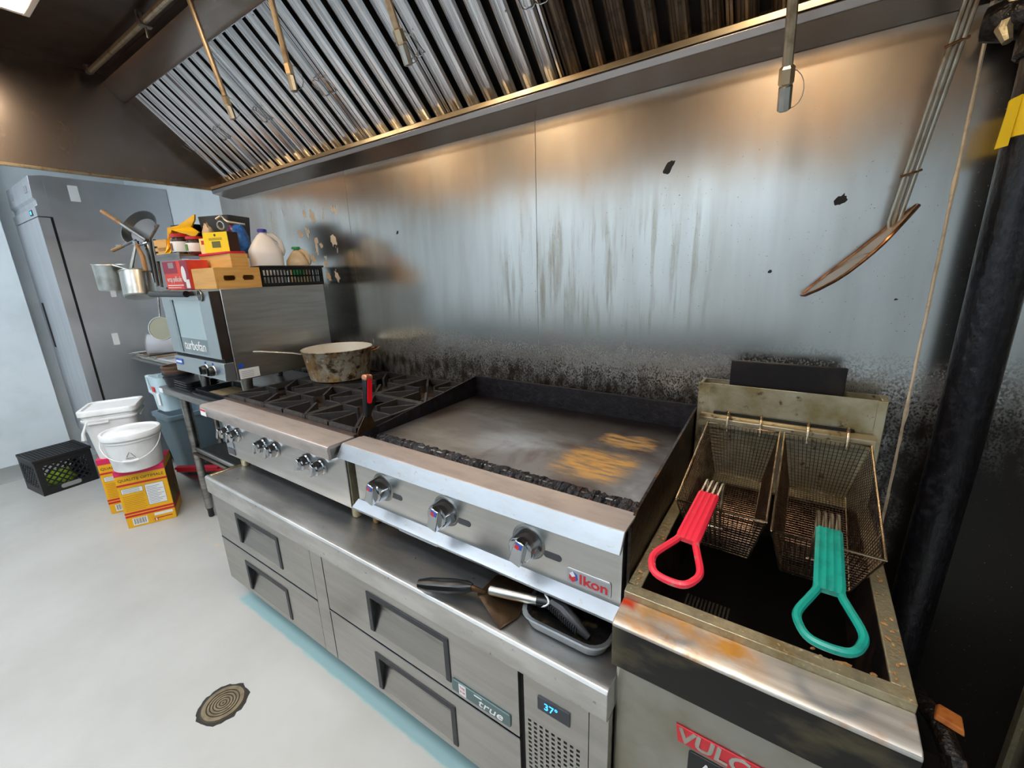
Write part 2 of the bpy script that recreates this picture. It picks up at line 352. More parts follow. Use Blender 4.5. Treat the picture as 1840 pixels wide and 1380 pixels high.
OVENST = M('oven_steel', 'bdbbb7', .34, 1, [dict(scale=(4, 4, 40), col='aaa7a3', lo=.4, hi=.7, rough=.38), dict(scale=(60, 60, 14), col='b5b2a8', lo=.68, hi=.72)], [((2, 2, 2), .2, .01)])
OVENFR = M('oven_front', 'b4bcbd', .3, .9)
OVENGL = M('oven_glass', '9fb4b6', .08, .2, coat=1)
OVENGL2 = M('oven_glass_band', '55666a', .1, .1, coat=1)
TABLEST = M('table_steel', '8e8d8a', .33, 1, [dict(scale=(4, 20, 20), col='767370', lo=.45, hi=.7)])
BINM = M('grey_bin', '7d929b', .45)
CLEARP = M('clear_blue_plastic', 'd3e9f0', .2, 0, trans=.35, ior=1.3)
CLEARW = M('clear_plastic', 'e2e2e6', .15, 0, trans=.3, ior=1.3)
CRATEM = M('crate_black', '17181b', .42, 0, [dict(scale=(20, 20, 20), col='2a2b30', lo=.55, hi=.8)])
LIME = M('lime_cloth', 'a9d02a', .7)
DRAINM = M('drain_brass', '8c7f66', .45, .6, [dict(scale=(25, 25, 25), col='6f6450', lo=.45, hi=.65)])
DRAINB = M('drain_recess', '3f382b', .6, .3)
DRAINGR = M('drain_gap', '2a2620', .7)
PIPEBLK = M('greasy_black_pipe', '0e0e12', .28, .1, [dict(scale=(60, 60, 60), col='24242c', lo=.5, hi=.7), dict(scale=(140, 140, 140), col='7a7a7c', lo=.72, hi=.75)], [((80, 80, 40), .6, .004)])
YELTAPE = M('yellow_tape', 'f2cc10', .45)
GUNK = M('dark_gunk', '17110c', .4, 0, [dict(scale=(30, 30, 30), col='5a3c1c', lo=.58, hi=.75)], [((60, 60, 60), .8, .01)])
ORANGE = M('orange_scrap', 'd07a35', .6, 0, [dict(scale=(40, 40, 40), col='b05a20', lo=.5, hi=.7)])
CONDUIT = M('conduit', 'b3a48c', .35, .8, [dict(scale=(20, 20, 20), col='8c7a62', lo=.5, hi=.7)])
BRASSN = M('nozzle_brass', 'd8c4a2', .28, .9)
SKIM = M('oily_skimmer_wire', '8a5f3c', .3, .85, [dict(scale=(30, 30, 30), col='5a3820', lo=.45, hi=.65)])
SKIMROD = M('skimmer_rod', '9a9488', .28, .9, [dict(scale=(20, 20, 10), col='6a5236', lo=.5, hi=.7)])
SKIMMESH = M('skimmer_mesh', 'a8967e', .4, .7, alpha=.75)
BLADE = M('greasy_blade', '5a4632', .28, .8, [dict(scale=(12, 12, 12), col='38281c', lo=.45, hi=.7)])
BROWNTUB = M('brown_tub', '5d4634', .5)
LED = M('led_digits', '2a8cff', .4, emit='2a9cff', estr=4)
LENS = M('hood_lamp_lens', 'fff0d8', .3, emit='ffe4c2', estr=HOOD_LIGHT)
LAMP = M('troffer_diffuser', 'ffffff', .4, emit='eaf3ff', estr=ROOM_LIGHT)
YELCRUST = M('yellow_grease', '8a6420', .3, .2, [dict(scale=(30, 30, 30), col='3a2810', lo=.45, hi=.62)])
TOWEL = M('dark_counter_front', '5d5f62', .4, .9)

# ------------------------------------------------------------------ the room
XL, XR, YF, ZC = -3.75, 1.76, -3.3, 2.75
XE = 3.1      # right end of the room, past the short steel partition at XR
struct(MB().box(-4.4, XE+.1, YF-.1, .12, -.1, 0).build('floor', FLOORM, smooth=0))
struct(MB().box(-4.4, XE+.1, YF-.1, .12, ZC, ZC+.1).build('ceiling', CEILW, smooth=0))
wb = struct(MB().box(-4.4, XE+.1, .0, .12, 0, ZC).build('wall_back', WALLWHITE, smooth=0))
seams = [-2.165, -.817, .289, 1.409, XR-.004]
for a, b in zip(seams, seams[1:]):
    MB().box(a+.0012, b-.0012, -.004, .001, .0, 2.2).build('steel_panel', WALLST, wb, smooth=0)
PANELS = [o for o in wb.children]
RESID = M('dried_residue', 'cbbba6', .7); BLOT = M('black_blot', '0c0a09', .5)
def mark(name, u, v, wpx, hpx, mat, seed, lean=.25):
    c = at(u, v, 'y', -.004); k = (c-CAM).dot(FW)/FPX; rnd = random.Random(seed)
    st_ = 1/max(.45, abs((c-CAM).normalized().y)); n = 16; poly = []
    for i in range(n):
        a = 2*math.pi*i/n; r = rnd.uniform(.6, 1.1)
        z = hpx*k/2*math.sin(a)*r; poly.append((c.x+wpx*k*st_/2*math.cos(a)*r-lean*z, c.z+z))
    pn = min(PANELS, key=lambda o: abs(sum(v_.co.x for v_ in o.data.vertices)/len(o.data.vertices)-c.x))
    MB().prism(poly, 'y', -.0048, -.0035).build(name, mat, pn, smooth=0)
for i, (u, v, a, b) in enumerate(((561, 389, 9, 26), (547, 384, 6, 14), (540, 421, 9, 16), (551, 414, 5, 12), (568, 432, 8, 14), (599, 430, 12, 24), (577, 441, 6, 10), (563, 464, 9, 16), (591, 497, 8, 18), (586, 474, 7, 12), (606, 497, 8, 20), (597, 375, 5, 14))):
    mark('residue_mark', u, v, a, b, RESID, i+40, .3)
for i, (u, v, a, b) in enumerate(((1510, 360, 20, 22), (1383, 488, 9, 6), (1202, 301, 16, 26), (714, 418, 4, 7), (1610, 538, 6, 4), (1812, 243, 14, 30))):
    mark('grease_blot', u, v, a, b, BLOT, i+70, -.4)
wl = MB(); wl.box(XL-.12, XL, YF, -.80, 0, ZC); wl.box(-4.4, XL-.11, -.80, .0, 0, ZC)
struct(wl.build('wall_left', WALLWHITE, smooth=0))
struct(MB().box(XE, XE+.1, YF, 0, 0, ZC).build('wall_right', WALLWHITE, smooth=0))
struct(MB().box(XR, XR+.06, -.62, -.001, 0, ZC-.001).build('wall_partition', STEEL, smooth=0))
struct(MB().box(-4.4, XE+.1, YF-.1, YF, 0, ZC).build('wall_front', WALLWHITE, smooth=0))
struct(MB().prism([(XL, .115), (XL+.006, .115), (XL+.012, .03), (XL+.035, 0), (XL, 0)], 'y', YF, -.80).build('baseboard_left', COVE))
cb = MB(); pts = []; rad = []
z = .3
while z < 1.96:
    pts.append((1.409+random.uniform(-.0005, .0005), -.005, z)); rad.append(random.choice([.0035, .004, .006, .008] if random.random() < .15 else [.0032, .0038])); z += .035
cb.tube(pts, rad, 6)
struct(cb.build('trim_1', CAULK))
struct(MB().box(XR-.012, XR, -.03, -.004, 0, 1.944).build('trim_2', RIM))
# ceiling lights behind the camera
for lx, ly, nm in ((-2.6, -1.75, 'by the left wall, over the aisle'), (-.7, -1.75, 'in the middle of the aisle'), (1.1, -1.75, 'over the aisle by the right wall'),
               (-1.7, -2.7, 'along the far side, left of centre'), (.3, -2.7, 'along the far side, right of centre')):
    t = thing('ceiling_light', 'white flat ceiling light panel '+nm, 'light', (lx, ly, ZC), 'ceiling light panels')
    f = MB()
    for a in ((-.6, .6, -.3, -.27), (-.6, .6, .27, .3), (-.6, -.57, -.27, .27), (.57, .6, -.27, .27)):
        f.box(lx+a[0], lx+a[1], ly+a[2], ly+a[3], ZC-.03, ZC+.002)
    f.build('frame', WHITEP, t); MB().box(lx-.57, lx+.57, ly-.27, ly+.27, ZC-.02, ZC-.012).build('diffuser', LAMP, t, smooth=0)
# prep counter on the opposite side (seen in the steel as a reflection)
t = thing('prep_counter', 'long steel prep counter along the opposite white wall', 'counter', (-.9, YF+.35, 0))
MB().box(-2.9, 1.1, YF+.02, YF+.68, .84, .88).build('worktop', STEEL, t, bevel=.004)
for k in range(4):
    MB().box(-2.85+k*.98, -1.93+k*.98, YF+.05, YF+.62, .12, .839).build('cabinet', TOWEL, t, bevel=.004)
for lx in (-2.8, -.9, 1.0):
    for ly in (YF+.1, YF+.6): MB().lathe([(.02, 0), (.02, .13)], (lx, ly, 0), 10).build('leg', STEEL_D, t)

# ------------------------------------------------------------------ exhaust hood
HX0, HX1 = -2.0, XR-.01
hood = thing('exhaust_hood', 'large greasy stainless exhaust hood with baffle filters above the cooking line', 'hood', (-.1, -.6, 2.0))
MB().prism([(-.02, 2.0), (-1.22, 2.0), (-1.22, 2.74), (-.02, 2.74)], 'x', HX0-.003, HX0).build('end_panel', HOODST, hood, smooth=0)
MB().prism([(-.02, 1.985), (-1.22, 1.985), (-1.22, 2.0), (-.02, 2.0)], 'x', HX0-.018, HX0+.004).build('end_panel_lip', GREASE_RAIL, hood, bevel=.003)
MB().prism([(-.02, 2.0), (-1.22, 2.0), (-1.22, 2.74), (-.02, 2.74)], 'x', HX1-.004, HX1).build('end_panel', HOODST, hood, smooth=0)
MB().box(HX0, HX1, -1.223, -1.22, 2.0, 2.74).build('front_panel', HOODFR, hood, smooth=0)
MB().box(HX0, HX1, -1.227, -1.2235, 2.0, 2.74).build('outer_skin', STEEL, hood, smooth=0)
MB().box(HX0, HX1, -1.225, -1.18, 1.985, 2.0).build('front_lip', HOODST, hood, bevel=.003)
MB().box(HX0, HX1, -1.22, -.50, 2.488, 2.492).build('ceiling_panel', HOODCEIL, hood, smooth=0)
MB().prism([(-.437, 2.395), (-.455, 2.372), (-.475, 2.382), (-.53, 2.45), (-.53, 2.488), (-.437, 2.488)], 'x', HX0, HX1).build('upper_rail', HOODST, hood, bevel=.003)
# grease trough along the wall
MB().prism([(-.006, 1.945), (-.11, 1.965), (-.115, 1.985), (-.075, 2.01), (-.03, 2.02), (-.006, 2.02)], 'x', HX0, HX1).build('grease_trough', HOODST, hood, bevel=.002)
MB().prism([(-.108, 1.987), (-.118, 1.987), (-.118, 2.003), (-.06, 2.022), (-.052, 2.014)], 'x', HX0, HX1).build('trough_rail', GREASE_RAIL, hood, bevel=.001)
# filters
B0 = Vector((0, -.043, 2.025)); T0 = Vector((0, -.437, 2.395)); SL = (T0-B0).length; TV = (T0-B0).normalized()
NV = Vector((0, -TV.z, TV.y))
if NV.z > 0: NV = -NV
FM = frame(B0, (1, 0, 0), TV)           # local z = x cross t
ZS = 1 if (Vector((1, 0, 0)).cross(TV)).dot(NV) > 0 else -1
edges = [-1.90, -1.47, -1.05, -.555, -.06, .425, .91, 1.385, HX1-.005]
MB().box(HX0, -1.90, 0, SL, -.012*1, .004).xf(FM).build('filler_strip', HOODST, hood, smooth=0)
bar_cache = {}
def bar_mesh(mat, first):
    mb = MB(); prof = [(-.026, -.004), (-.027, .004), (-.021, .012), (-.014, .0145), (-.012, .0125), (-.006, .0155), (-.003, .0135), (.003, .0135), (.006, .0155), (.012, .0125), (.014, .0145), (.021, .012), (.027, .004), (.026, -.004)]
    prof = [(a, b*ZS) for a, b in prof]
    mb.prism(prof, 'y', .008, SL-.004)
    return mb.xf(frame(B0, (1, 0, 0), TV))
proto = {}
for a, b in zip(edges, edges[1:]):
    dirty = a > .4
    mt = BAFFLE_D if dirty else BAFFLE
    fr = MB()
    for q in ((a+.001, b-.001, 0, .006), (a+.001, b-.001, SL-.006, SL), (a+.001, a+.008, 0, SL), (b-.008, b-.001, 0, SL)):
        fr.box(q[0], q[1], q[2], q[3], min(-.03*ZS, .006*ZS), max(-.03*ZS, .006*ZS))
    filt = fr.xf(FM).build('baffle_filter', mt, hood, smooth=0)
    MB().box(a+.004, b-.004, .004, SL-.004, min(-.03*ZS, -.026*ZS), max(-.03*ZS, -.026*ZS)).xf(FM).build('dark_backing', BLACKGAP, filt, smooth=0)  # black sheet stands in for the shaded interior behind the bars
    n = max(4, round((b-a)/.081)); p = (b-a)/n
    for i in range(n):
        key = mt.name
        if key not in proto:
            proto[key] = bar_mesh(mt, True).build('baffle', mt, filt, smooth=25); proto[key].location = (a+p*(i+.5), 0, 0)
        else:
            c = clone(proto[key], 'baffle', filt, (0, 0, 0)); c.location = (a+p*(i+.5), 0, 0)
    for hx in (a+.022, b-.022):
        if hx < -1.95 or hx > 1.2: continue
        h = [(-.022, -.03), (-.022, .02), (-.010, .03), (.010, .03), (.022, .02), (.022, -.03), (.010, -.038), (-.010, -.038)]
        MB().tube([FM @ Vector((hx+u, SL*.47+v, ZS*(.020+.012*(v > .015)))) for u, v in h], .0018, 5, closed=True).build('bail_handle', CHROME, filt)

# hood lamps
for lx, lb in ((-1.32, 'by the end panel of the hood'), (-.25, 'in the middle of the hood'), (1.0, 'above the fryer')):
    ly = -.956
    t = thing('hood_lamp', 'warm rectangular lamp in the hood roof '+lb, 'lamp', (lx, ly, 2.488), 'lamps in the hood')
    f = MB()
    for q in ((-.14, .14, -.09, -.07), (-.14, .14, .07, .09), (-.14, -.12, -.07, .07), (.12, .14, -.07, .07)): f.box(lx+q[0], lx+q[1], ly+q[2], ly+q[3], 2.44, 2.489)
    f.build('frame', WHITEP, t, bevel=.003)
    MB().box(lx-.12, lx+.12, ly-.07, ly+.07, 2.446, 2.455).build('lens', LENS, t, smooth=0)
# conduit under the hood roof
t = thing('conduit_pipe', 'thin tan conduit running under the hood roof beside the upper rail', 'pipe', (-.5, -.585, 2.455))
MB().tube([(-1.90, -.597, 2.455), (1.6, -.56, 2.455)], .0125, 10).build('pipe', CONDUIT, t)
MB().tube([(-1.93, -.597, 2.49), (-1.92, -.597, 2.458), (-1.885, -.597, 2.455)], .015, 8).build('elbow', STEEL_D, t)
for cx in (-1.19, .1, 1.2):
    c = MB(); c.box(cx-.012, cx+.012, -.605, -.565, 2.438, 2.442); c.box(cx-.008, cx+.008, -.61, -.604, 2.438, 2.488); c.tube([(cx, -.585, 2.40), (cx, -.585, 2.488)], .004, 6)
    c.build('clamp', STEEL_D, t)
# suppression drops
def drop(tip, top, label, big=False):
    tip = Vector(tip); top = Vector(top); d = (tip-top).normalized()
    t = thing('fire_suppression_nozzle', label, 'nozzle', top, 'fire suppression drops under the hood')
    r = .0095
    MB().tube([top, tip-d*.075], r, 10).build('drop_pipe', CONDUIT, t)
    k = MB(); k.tube([tip-d*.08, tip-d*.076, tip-d*.05, tip-d*.046], [.010, .014, .014, .011], 6); k.build('coupling', BRASSN, t, smooth=20)
    k = MB(); k.tube([tip-d*.047, tip-d*.044, tip-d*.003, tip], [.010, .0125, .0125, .008], 8); k.build('nozzle_cap', ALU, t, smooth=25)
    sd = Vector((.82, .57, 0))
    w = [tip-d*.074+sd*.009]
    for i in range(1, 8):
        a = math.pi*i/8; w.append(tip-d*(.006+.034*(1+math.cos(a)))+sd*(.010+.028*math.sin(a)))
    w.append(tip-d*.004+sd*.008)
    MB().tube(w, .0009, 4).build('cap_wire', STEEL_D, t)
def along(tip, top, z):
    tip = Vector(tip); top = Vector(top); return tip+(top-tip)*((z-tip.z)/(top.z-tip.z))
for tip, top, lb in (((-.80, -.497, 2.047), (-.80, -.578, 2.409), 'tan suppression drop beside the hood end panel, over the oven end'),
                     ((-.33, -.517, 2.030), (-.33, -.561, 2.267), 'tan suppression drop over the front of the burner range'),
                     ((.2, -.512, 1.972), (.2, -.567, 2.097), 'suppression drop with bulky hex coupling over the griddle'),
                     ((1.07, -.309, 1.734), (1.07, -.39, 1.895), 'long low suppression drop hanging over the fryer')):
    top_ = along(tip, top, 2.488)
    if tip[0] < 0: top_ = Vector((tip[0], -.597+.037*(tip[0]+1.9)/3.5, 2.448))     # these two tee into the pipe under the roof
    drop(tip, top_, lb)

# ------------------------------------------------------------------ refrigerated chef base
BX0, BX1, BT = -.889, .9215, .6286
base = thing('refrigerated_chef_base', 'low stainless refrigerated drawer base carrying the range and griddle', 'refrigerator', (0, -.42, 0))
MB().box(BX0+.005, BX1-.005, -.800, -.035, .115, .548).build('body', STEEL_D, base, smooth=0)
MB().prism([(-.83, .548), (-.8347, .556), (-.8347, .6215), (-.830, .6275), (-.822, .6286), (-.814, .6245), (-.03, .6245), (-.03, .548)], 'x', BX0, BX1).build('worktop', WORKTOP, base, bevel=.0015)
MB().prism([(-.815, .6240), (-.815, .6290), (-.03, .6290), (-.03, .6240)], 'x', BX0, BX0+.018).build('worktop_rim', GREASE_RAIL, base, bevel=.002)
def drawer(x0, x1, z0, z1, hx0, hx1, hz0, hz1):
    y0, y1 = -.822, -.801
    mb = MB()
    mb.box(x0, x1, y0, y1, hz1, z1); mb.box(x0, x1, y0, y1, z0, hz0); mb.box(x0, hx0, y0, y1, hz0, hz1); mb.box(hx1, x1, y0, y1, hz0, hz1)
    d = mb.build('drawer', DRAWER, base, smooth=0)
    fr = MB(); t = .016
    fr.prism([(hx0-.008, hz0), (hx0-.008, hz1+.006), (hx1+.008, hz1+.006), (hx1+.008, hz0), (hx1-t+.006, hz0), (hx1-t+.006, hz1-t+.004), (hx0+t-.006, hz1-t+.004), (hx0+t-.006, hz0)], 'y', y0-.003, y0+.004)
    fr.prism([(y0, hz0), (y0, hz1), (y0+.042, hz1)], 'x', hx0-.001, hx0+.003)
    fr.prism([(y0, hz0), (y0, hz1), (y0+.042, hz1)], 'x', hx1-.003, hx1+.001)
    fr.box(hx0, hx1, y0, y0+.044, hz1-.003, hz1+.001)
    fr.build('handle_frame', BLACKPL2, d, bevel=.0015)
    MB().prism([(y0+.001, hz0), (y0+.040, hz1), (y0+.045, hz1), (y0+.006, hz0-.002)], 'x', hx0, hx1).build('handle_plate', DRAWER, d, smooth=0)
    MB().box(x0, x1, y0-.002, y0+.004, z1-.004, z1).build('edge_strip', STEEL_L, d, smooth=0)
drawer(-.886, -.148, .335, .545, -.683, -.366, .372, .503)
drawer(-.886, -.148, .120, .330, -.683, -.366, .142, .277)
drawer(-.073, .701, .335, .545, .158, .476, .366, .503)
drawer(-.073, .701, .120, .330, .162, .482, .140, .277)
MB().box(-.146, -.078, -.822, -.80, .118, .547).build('mullion', DRAWER, base, smooth=0)
MB().box(-.0775, -.0735, -.818, -.80, .118, .547).build('gasket', BLACKGAP, base, smooth=0)
MB().box(.7015, .7165, -.812, -.80, .118, .546).build('gasket', BLACKGAP, base, smooth=0)
gp = MB()
xs = [.717]; x = .7265
for i in range(9): xs += [x, x+.0085]; x += .0155
xs.append(.878)
zs = [.118]; z = .150
rows = []
while z < .416: zs += [z, z+.0075]; z += .0135
zs += [.546]
holes = [(1+2*i, 1+2*j) for i in range(9) for j in range((len(zs)-2)//2)]
holes_panel(gp, xs, zs, -.822, -.818, holes)
gpo = gp.build('grille_panel', DRAWER, base, smooth=0)
MB().box(.719, .876, -.8165, -.81, .14, .43).build('grille_backing', BLACKGAP, gpo, smooth=0)
MB().box(.880, BX1, -.822, -.80, .118, .547).build('end_strip', DRAWER, base, smooth=0)
ct = MB().box(.755, .836, -.8255, -.821, .466, .503).build('temperature_display', M('display_window', '2b2d33', .2), base, bevel=.001)
text('display_digits', '37°', .026, FRONT((.790, -.8262, .4845)), LED, ct, .0002)
bd = MB().prism(rrect(.488, .677, .350, .387, .005, 3), 'y', -.8262, -.822).build('name_badge', M('badge_teal_grey', '5f7473', .35, .5), base, bevel=.001)
MB().box(.513, .537, -.8268, -.826, .352, .385).build('badge_square', WHITEL, bd, smooth=0)
text('badge_square_print', 'THE', .0105, FRONT((.525, -.8272, .376)), REDLET, bd, .0002)
text('badge_square_print', 'true', .0105, FRONT((.525, -.8272, .364)), REDLET, bd, .0002)
text('badge_lettering', 'true', .034, FRONT((.615, -.8268, .366)), WHITEL, bd, .0004, 1.35, .25)
MB().box(.565, .590, -.8270, -.826, .3795, .382).build('badge_lettering', WHITEL, bd, smooth=0)
for cx in (BX0+.12, BX1-.12, 0.0):
    for cy in (-.70, -.14):
        c = MB(); n0 = len(c.v); c.lathe([(.0, -.016), (.045, -.016), (.05, -.012), (.05, .012), (.045, .016), (0, .016)], (0, 0, 0), 20)
        c.xf(Matrix.Translation((cx, cy, .05)) @ Matrix.Rotation(math.pi/2, 4, 'Y'))
        c.build('caster_wheel', RUBBER, base)
        MB().prism([(cy-.03, .118), (cy+.03, .118), (cy+.012, .05), (cy-.012, .05)], 'x', cx-.024, cx-.019).prism([(cy-.03, .118), (cy+.03, .118), (cy+.012, .05), (cy-.012, .05)], 'x', cx+.019, cx+.024).build('caster_fork', STEEL_D, base, smooth=0)

# ------------------------------------------------------------------ burner range
RX0, RX1, RZ = -.914, -.004, .930
rng = thing('burner_range', 'six-burner countertop gas range with black cast iron grates', 'stove', (-.46, -.4, BT))
MB().prism([(-.685, RZ), (-.776, RZ+.001), (-.784, RZ-.002), (-.788, RZ-.010), (-.783, RZ-.046), (-.775, RZ-.046), (-.777, RZ-.012), (-.685, RZ-.008)], 'x', RX0, RX1).build('front_ledge', LEDGE, rng, bevel=.001)
MB().prism([(-.78, RZ-.004), (-.785, RZ-.045), (-.72, RZ-.045), (-.70, RZ-.004)], 'x', RX1-.004, RX1-.001).build('ledge_end_cap', STEEL_D, rng, smooth=0)
MB().box(RX0+.016, RX1-.016, -.7235, -.712, .684, RZ-.03).build('front_panel', STEEL, rng, bevel=.002)
MB().box(RX0+.016, RX1-.016, -.711, -.03, .684, .86).build('body', STEEL_D, rng, smooth=0)
MB().box(RX1-.020, RX1-.013, -.715, -.03, .684, .915).build('side_panel', RIM, rng, smooth=0)
MB().box(RX0+.013, RX0+.020, -.715, -.03, .684, .915).build('side_panel', STEEL_D, rng, smooth=0)
tr = MB(); tr.box(RX0+.02, RX1-.02, -.686, -.035, .862, .870)
for q in ((RX0, RX1, -.690, -.676, .87, .936), (RX0, RX1, -.04, -.026, .87, .94), (RX0, RX0+.012, -.68, -.03, .87, .934), (RX1-.012, RX1, -.68, -.03, .87, .934)): tr.box(*q)
tr.build('drip_pan', CASTEDGE, rng, smooth=0)
for k in range(60):   # slots under the ledge
    pass
lip = MB(); lip.box(RX0+.02, RX1-.02, -.7245, -.7225, .872, .8735); lip.build('panel_seam', BLACKGAP, rng, smooth=0)
# grates: 3 x 2
GX = [(RX0+.012), (RX1-.012)]; gw = (GX[1]-GX[0])/3; GY0, GY1 = -.676, -.04; gh = (GY1-GY0)/2
def grate_mesh():
    mb = MB(); w2, h2 = gw/2-.001, gh/2-.001; zt = .950; zb = .924
    for q in ((-w2, w2, -h2, -h2+.011), (-w2, w2, h2-.011, h2), (-w2, -w2+.011, -h2, h2), (w2-.011, w2, -h2, h2)): mb.box(q[0], q[1], q[2], q[3], zb, zt)
    def fin(ax, ay, bx, by, z0b, t=.0075, dip=.0):
        a = Vector((ax, ay, 0)); b = Vector((bx, by, 0)); d = (b-a).normalized(); p = Vector((-d.y, d.x, 0))*t/2
        mb.hexa([a+p+Vector((0, 0, zb)), a-p+Vector((0, 0, zb)), b-p+Vector((0, 0, z0b)), b+p+Vector((0, 0, z0b)), a+p+Vector((0, 0, zt)), a-p+Vector((0, 0, zt)), b-p+Vector((0, 0, zt-dip)), b+p+Vector((0, 0, zt-dip))])
    for sx in (-1, 1):
        for sy in (-1, 1): fin(sx*w2, sy*h2, sx*.036, sy*.038, zb-.022, .009)      # corner fins
        fin(sx*w2, 0, sx*.044, 0, zb-.028, .009)
    for sy in (-1, 1): fin(0, sy*h2, 0, sy*.046, zb-.028, .009)
    return mb
burn = MB(); burn.lathe([(0, .868), (.062, .868), (.058, .884), (.05, .892), (.03, .894), (.028, .905), (.0, .907)], (0, 0, 0), 20)
bowl = MB(); bowl.lathe([(.062, .871), (.105, .876), (.135, .890), (.139, .890), (.107, .873), (.062, .868)], (0, 0, 0), 24, cap=False)
g0 = None
for i in range(3):
    for j in range(2):
        c = Vector((GX[0]+gw*(i+.5), GY0+gh*(j+.5), 0))
        if g0 is None:
            for mbx in (burn, bowl): pass
            gm = grate_mesh(); gm.xf(Matrix.Translation(c)); g0 = gm.build('grate', CAST, rng, smooth=0); c0 = c
            burn.xf(Matrix.Translation(c)); b0 = burn.build('burner', CAST, rng); bowl.xf(Matrix.Translation(c)); w0 = bowl.build('burner_bowl', CASTEDGE, rng)
        else:
            for src, nm in ((g0, 'grate'), (b0, 'burner'), (w0, 'burner_bowl')): clone(src, nm, rng, c-c0)
for (cx, cy, nm) in ((-.35, -.60, 0), (-.13, -.58, 0), (-.63, -.56, 0)):
    k = MB(); k.lathe([(0, 0), (.022, .001), (.03, .005), (.02, .010), (0, .011)], (0, 0, 0), 9); k.xf(Matrix.Translation((cx, cy, .886)) @ Matrix.Diagonal((1.2, .7, 1, 1))); k.build('burnt_crumb', FOODBIT, rng)
for cx in (-.81, -.50, -.20):
    for dx in (-.043, .043):
        kn = MB(); kn.lathe([(.0, -.035), (.020, -.035), (.024, -.031), (.026, -.012), (.03, -.008), (.03, 0), (0, 0)], (0, 0, 0), 20)
        kn.box(-.0075, .0075, -.024, .024, -.045, -.03)
        kn.xf(Matrix.Translation((cx+dx, -.7235, .803)) @ Matrix.Rotation(-math.pi/2, 4, 'X') @ Matrix.Rotation(.5, 4, 'Z')) 
        kn.build('knob', CHROME, rng, bevel=.0015)
MB().box(-.885, -.825, -.7262, -.7235, .728, .752).build('rating_label', GREYPR, rng, smooth=0)
MB().box(-.885, -.825, -.7262, -.7235, .694, .722).build('rating_label', M('dark_label', '54565a', .5), rng, smooth=0)
MB().box(RX0+.004, RX0+.055, -.789, -.787, .887, .915).build('warning_sticker', WHITEL, rng, smooth=0)
MB().box(RX0+.004, RX0+.055, -.7895, -.7885, .907, .915).build('warning_sticker', REDBAND, rng, smooth=0)
for lx in (RX0+.06, RX1-.05):
    for ly in (-.68, -.10): MB().lathe([(.014, 0), (.018, .004), (.020, .058), (.023, .058)], (lx, ly, BT-.005), 14).build('leg', RIM, rng)

# ------------------------------------------------------------------ griddle
GX0, GX1 = .004, .912
gr = thing('flat_griddle', 'flat-top gas griddle with dark seasoned plate and three chrome knobs', 'griddle', (.458, -.4, BT))
MB().prism([(-.662, .928), (-.736, .9285), (-.7393, .9270), (-.764, .8905), (-.758, .888), (-.732, .922), (-.662, .923)], 'x', GX0, GX1).build('front_ledge', LEDGE, gr, bevel=.001)
MB().prism([(-.7390, .9272), (-.7640, .8905), (-.7652, .8908), (-.7402, .9275)], 'x', GX0+.001, GX1-.001).build('ledge_face', STEEL_L, gr, smooth=0)  # bluish overlay puts the ceiling-light reflection into the slope's colour
MB().prism([(-.735, .926), (-.76, .889), (-.705, .889), (-.68, .926)], 'x', GX0, GX0+.003).build('ledge_end', STEEL_L, gr, smooth=0)
MB().box(GX0+.012, GX1-.012, -.712, -.70, .715, .922).build('front_panel', STEEL, gr, smooth=0)
MB().prism([(-.711, .724), (-.740, .706), (-.740, .700), (-.711, .700)], 'x', GX0+.005, GX1-.004).build('lower_strip', STEEL_L, gr, bevel=.001)
MB().box(GX0+.012, GX1-.012, -.70, -.04, .705, .87).build('body', STEEL_D, gr, smooth=0)
MB().box(GX0+.008, GX1-.008, -.615, -.05, .885, .915).build('cooking_plate', PLATE, gr, bevel=.002)
sidep = [(-.700, .70), (-.700, .915), (-.660, .935), (-.09, .995), (-.055, .998), (-.04, .998), (-.04, .70)]
MB().prism(sidep, 'x', GX0, GX0+.006).build('side_splash', SPLASH, gr, smooth=0)
MB().prism(sidep, 'x', GX1-.006, GX1).build('side_splash', GREASYSIDE, gr, smooth=0)
MB().box(GX0, GX1, -.070, -.060, .90, 1.000).build('back_splash', SPLASH, gr, bevel=.002)
MB().box(GX0+.006, GX1-.006, -.665, -.61, .868, .884).build('grease_gutter', CRUSTBR, gr, smooth=0)
def rubble(x0, x1, y, zb, h, wd, n, seed):
    rnd = random.Random(seed); mb = MB(); K = 5; vs = []; fs = []
    for i in range(n+1):
        x = x0+(x1-x0)*i/n
        for j in range(K):
            t = j/(K-1); vs.append((x+rnd.uniform(-.002, .002), y-wd/2+wd*t+rnd.uniform(-.004, .004), zb+h*math.sin(math.pi*t)*rnd.uniform(.72, 1.08)))
    for i in range(n):
        for j in range(K-1): fs.append((i*K+j, (i+1)*K+j, (i+1)*K+j+1, i*K+j+1))
    for i in range(n): fs.append((i*K+K-1, (i+1)*K+K-1, (i+1)*K, i*K))
    return mb.add(vs, fs)
stuff(rubble(GX0+.012, GX1-.012, -.606, .898, .024, .052, 150, 3).build('carbon_crust', CRUST, gr, smooth=0))
stuff(rubble(GX0+.010, GX1-.010, -.643, .890, .030, .040, 150, 5).build('gutter_crumbs', CRUSTBR, gr, smooth=0))
rnd = random.Random(11)
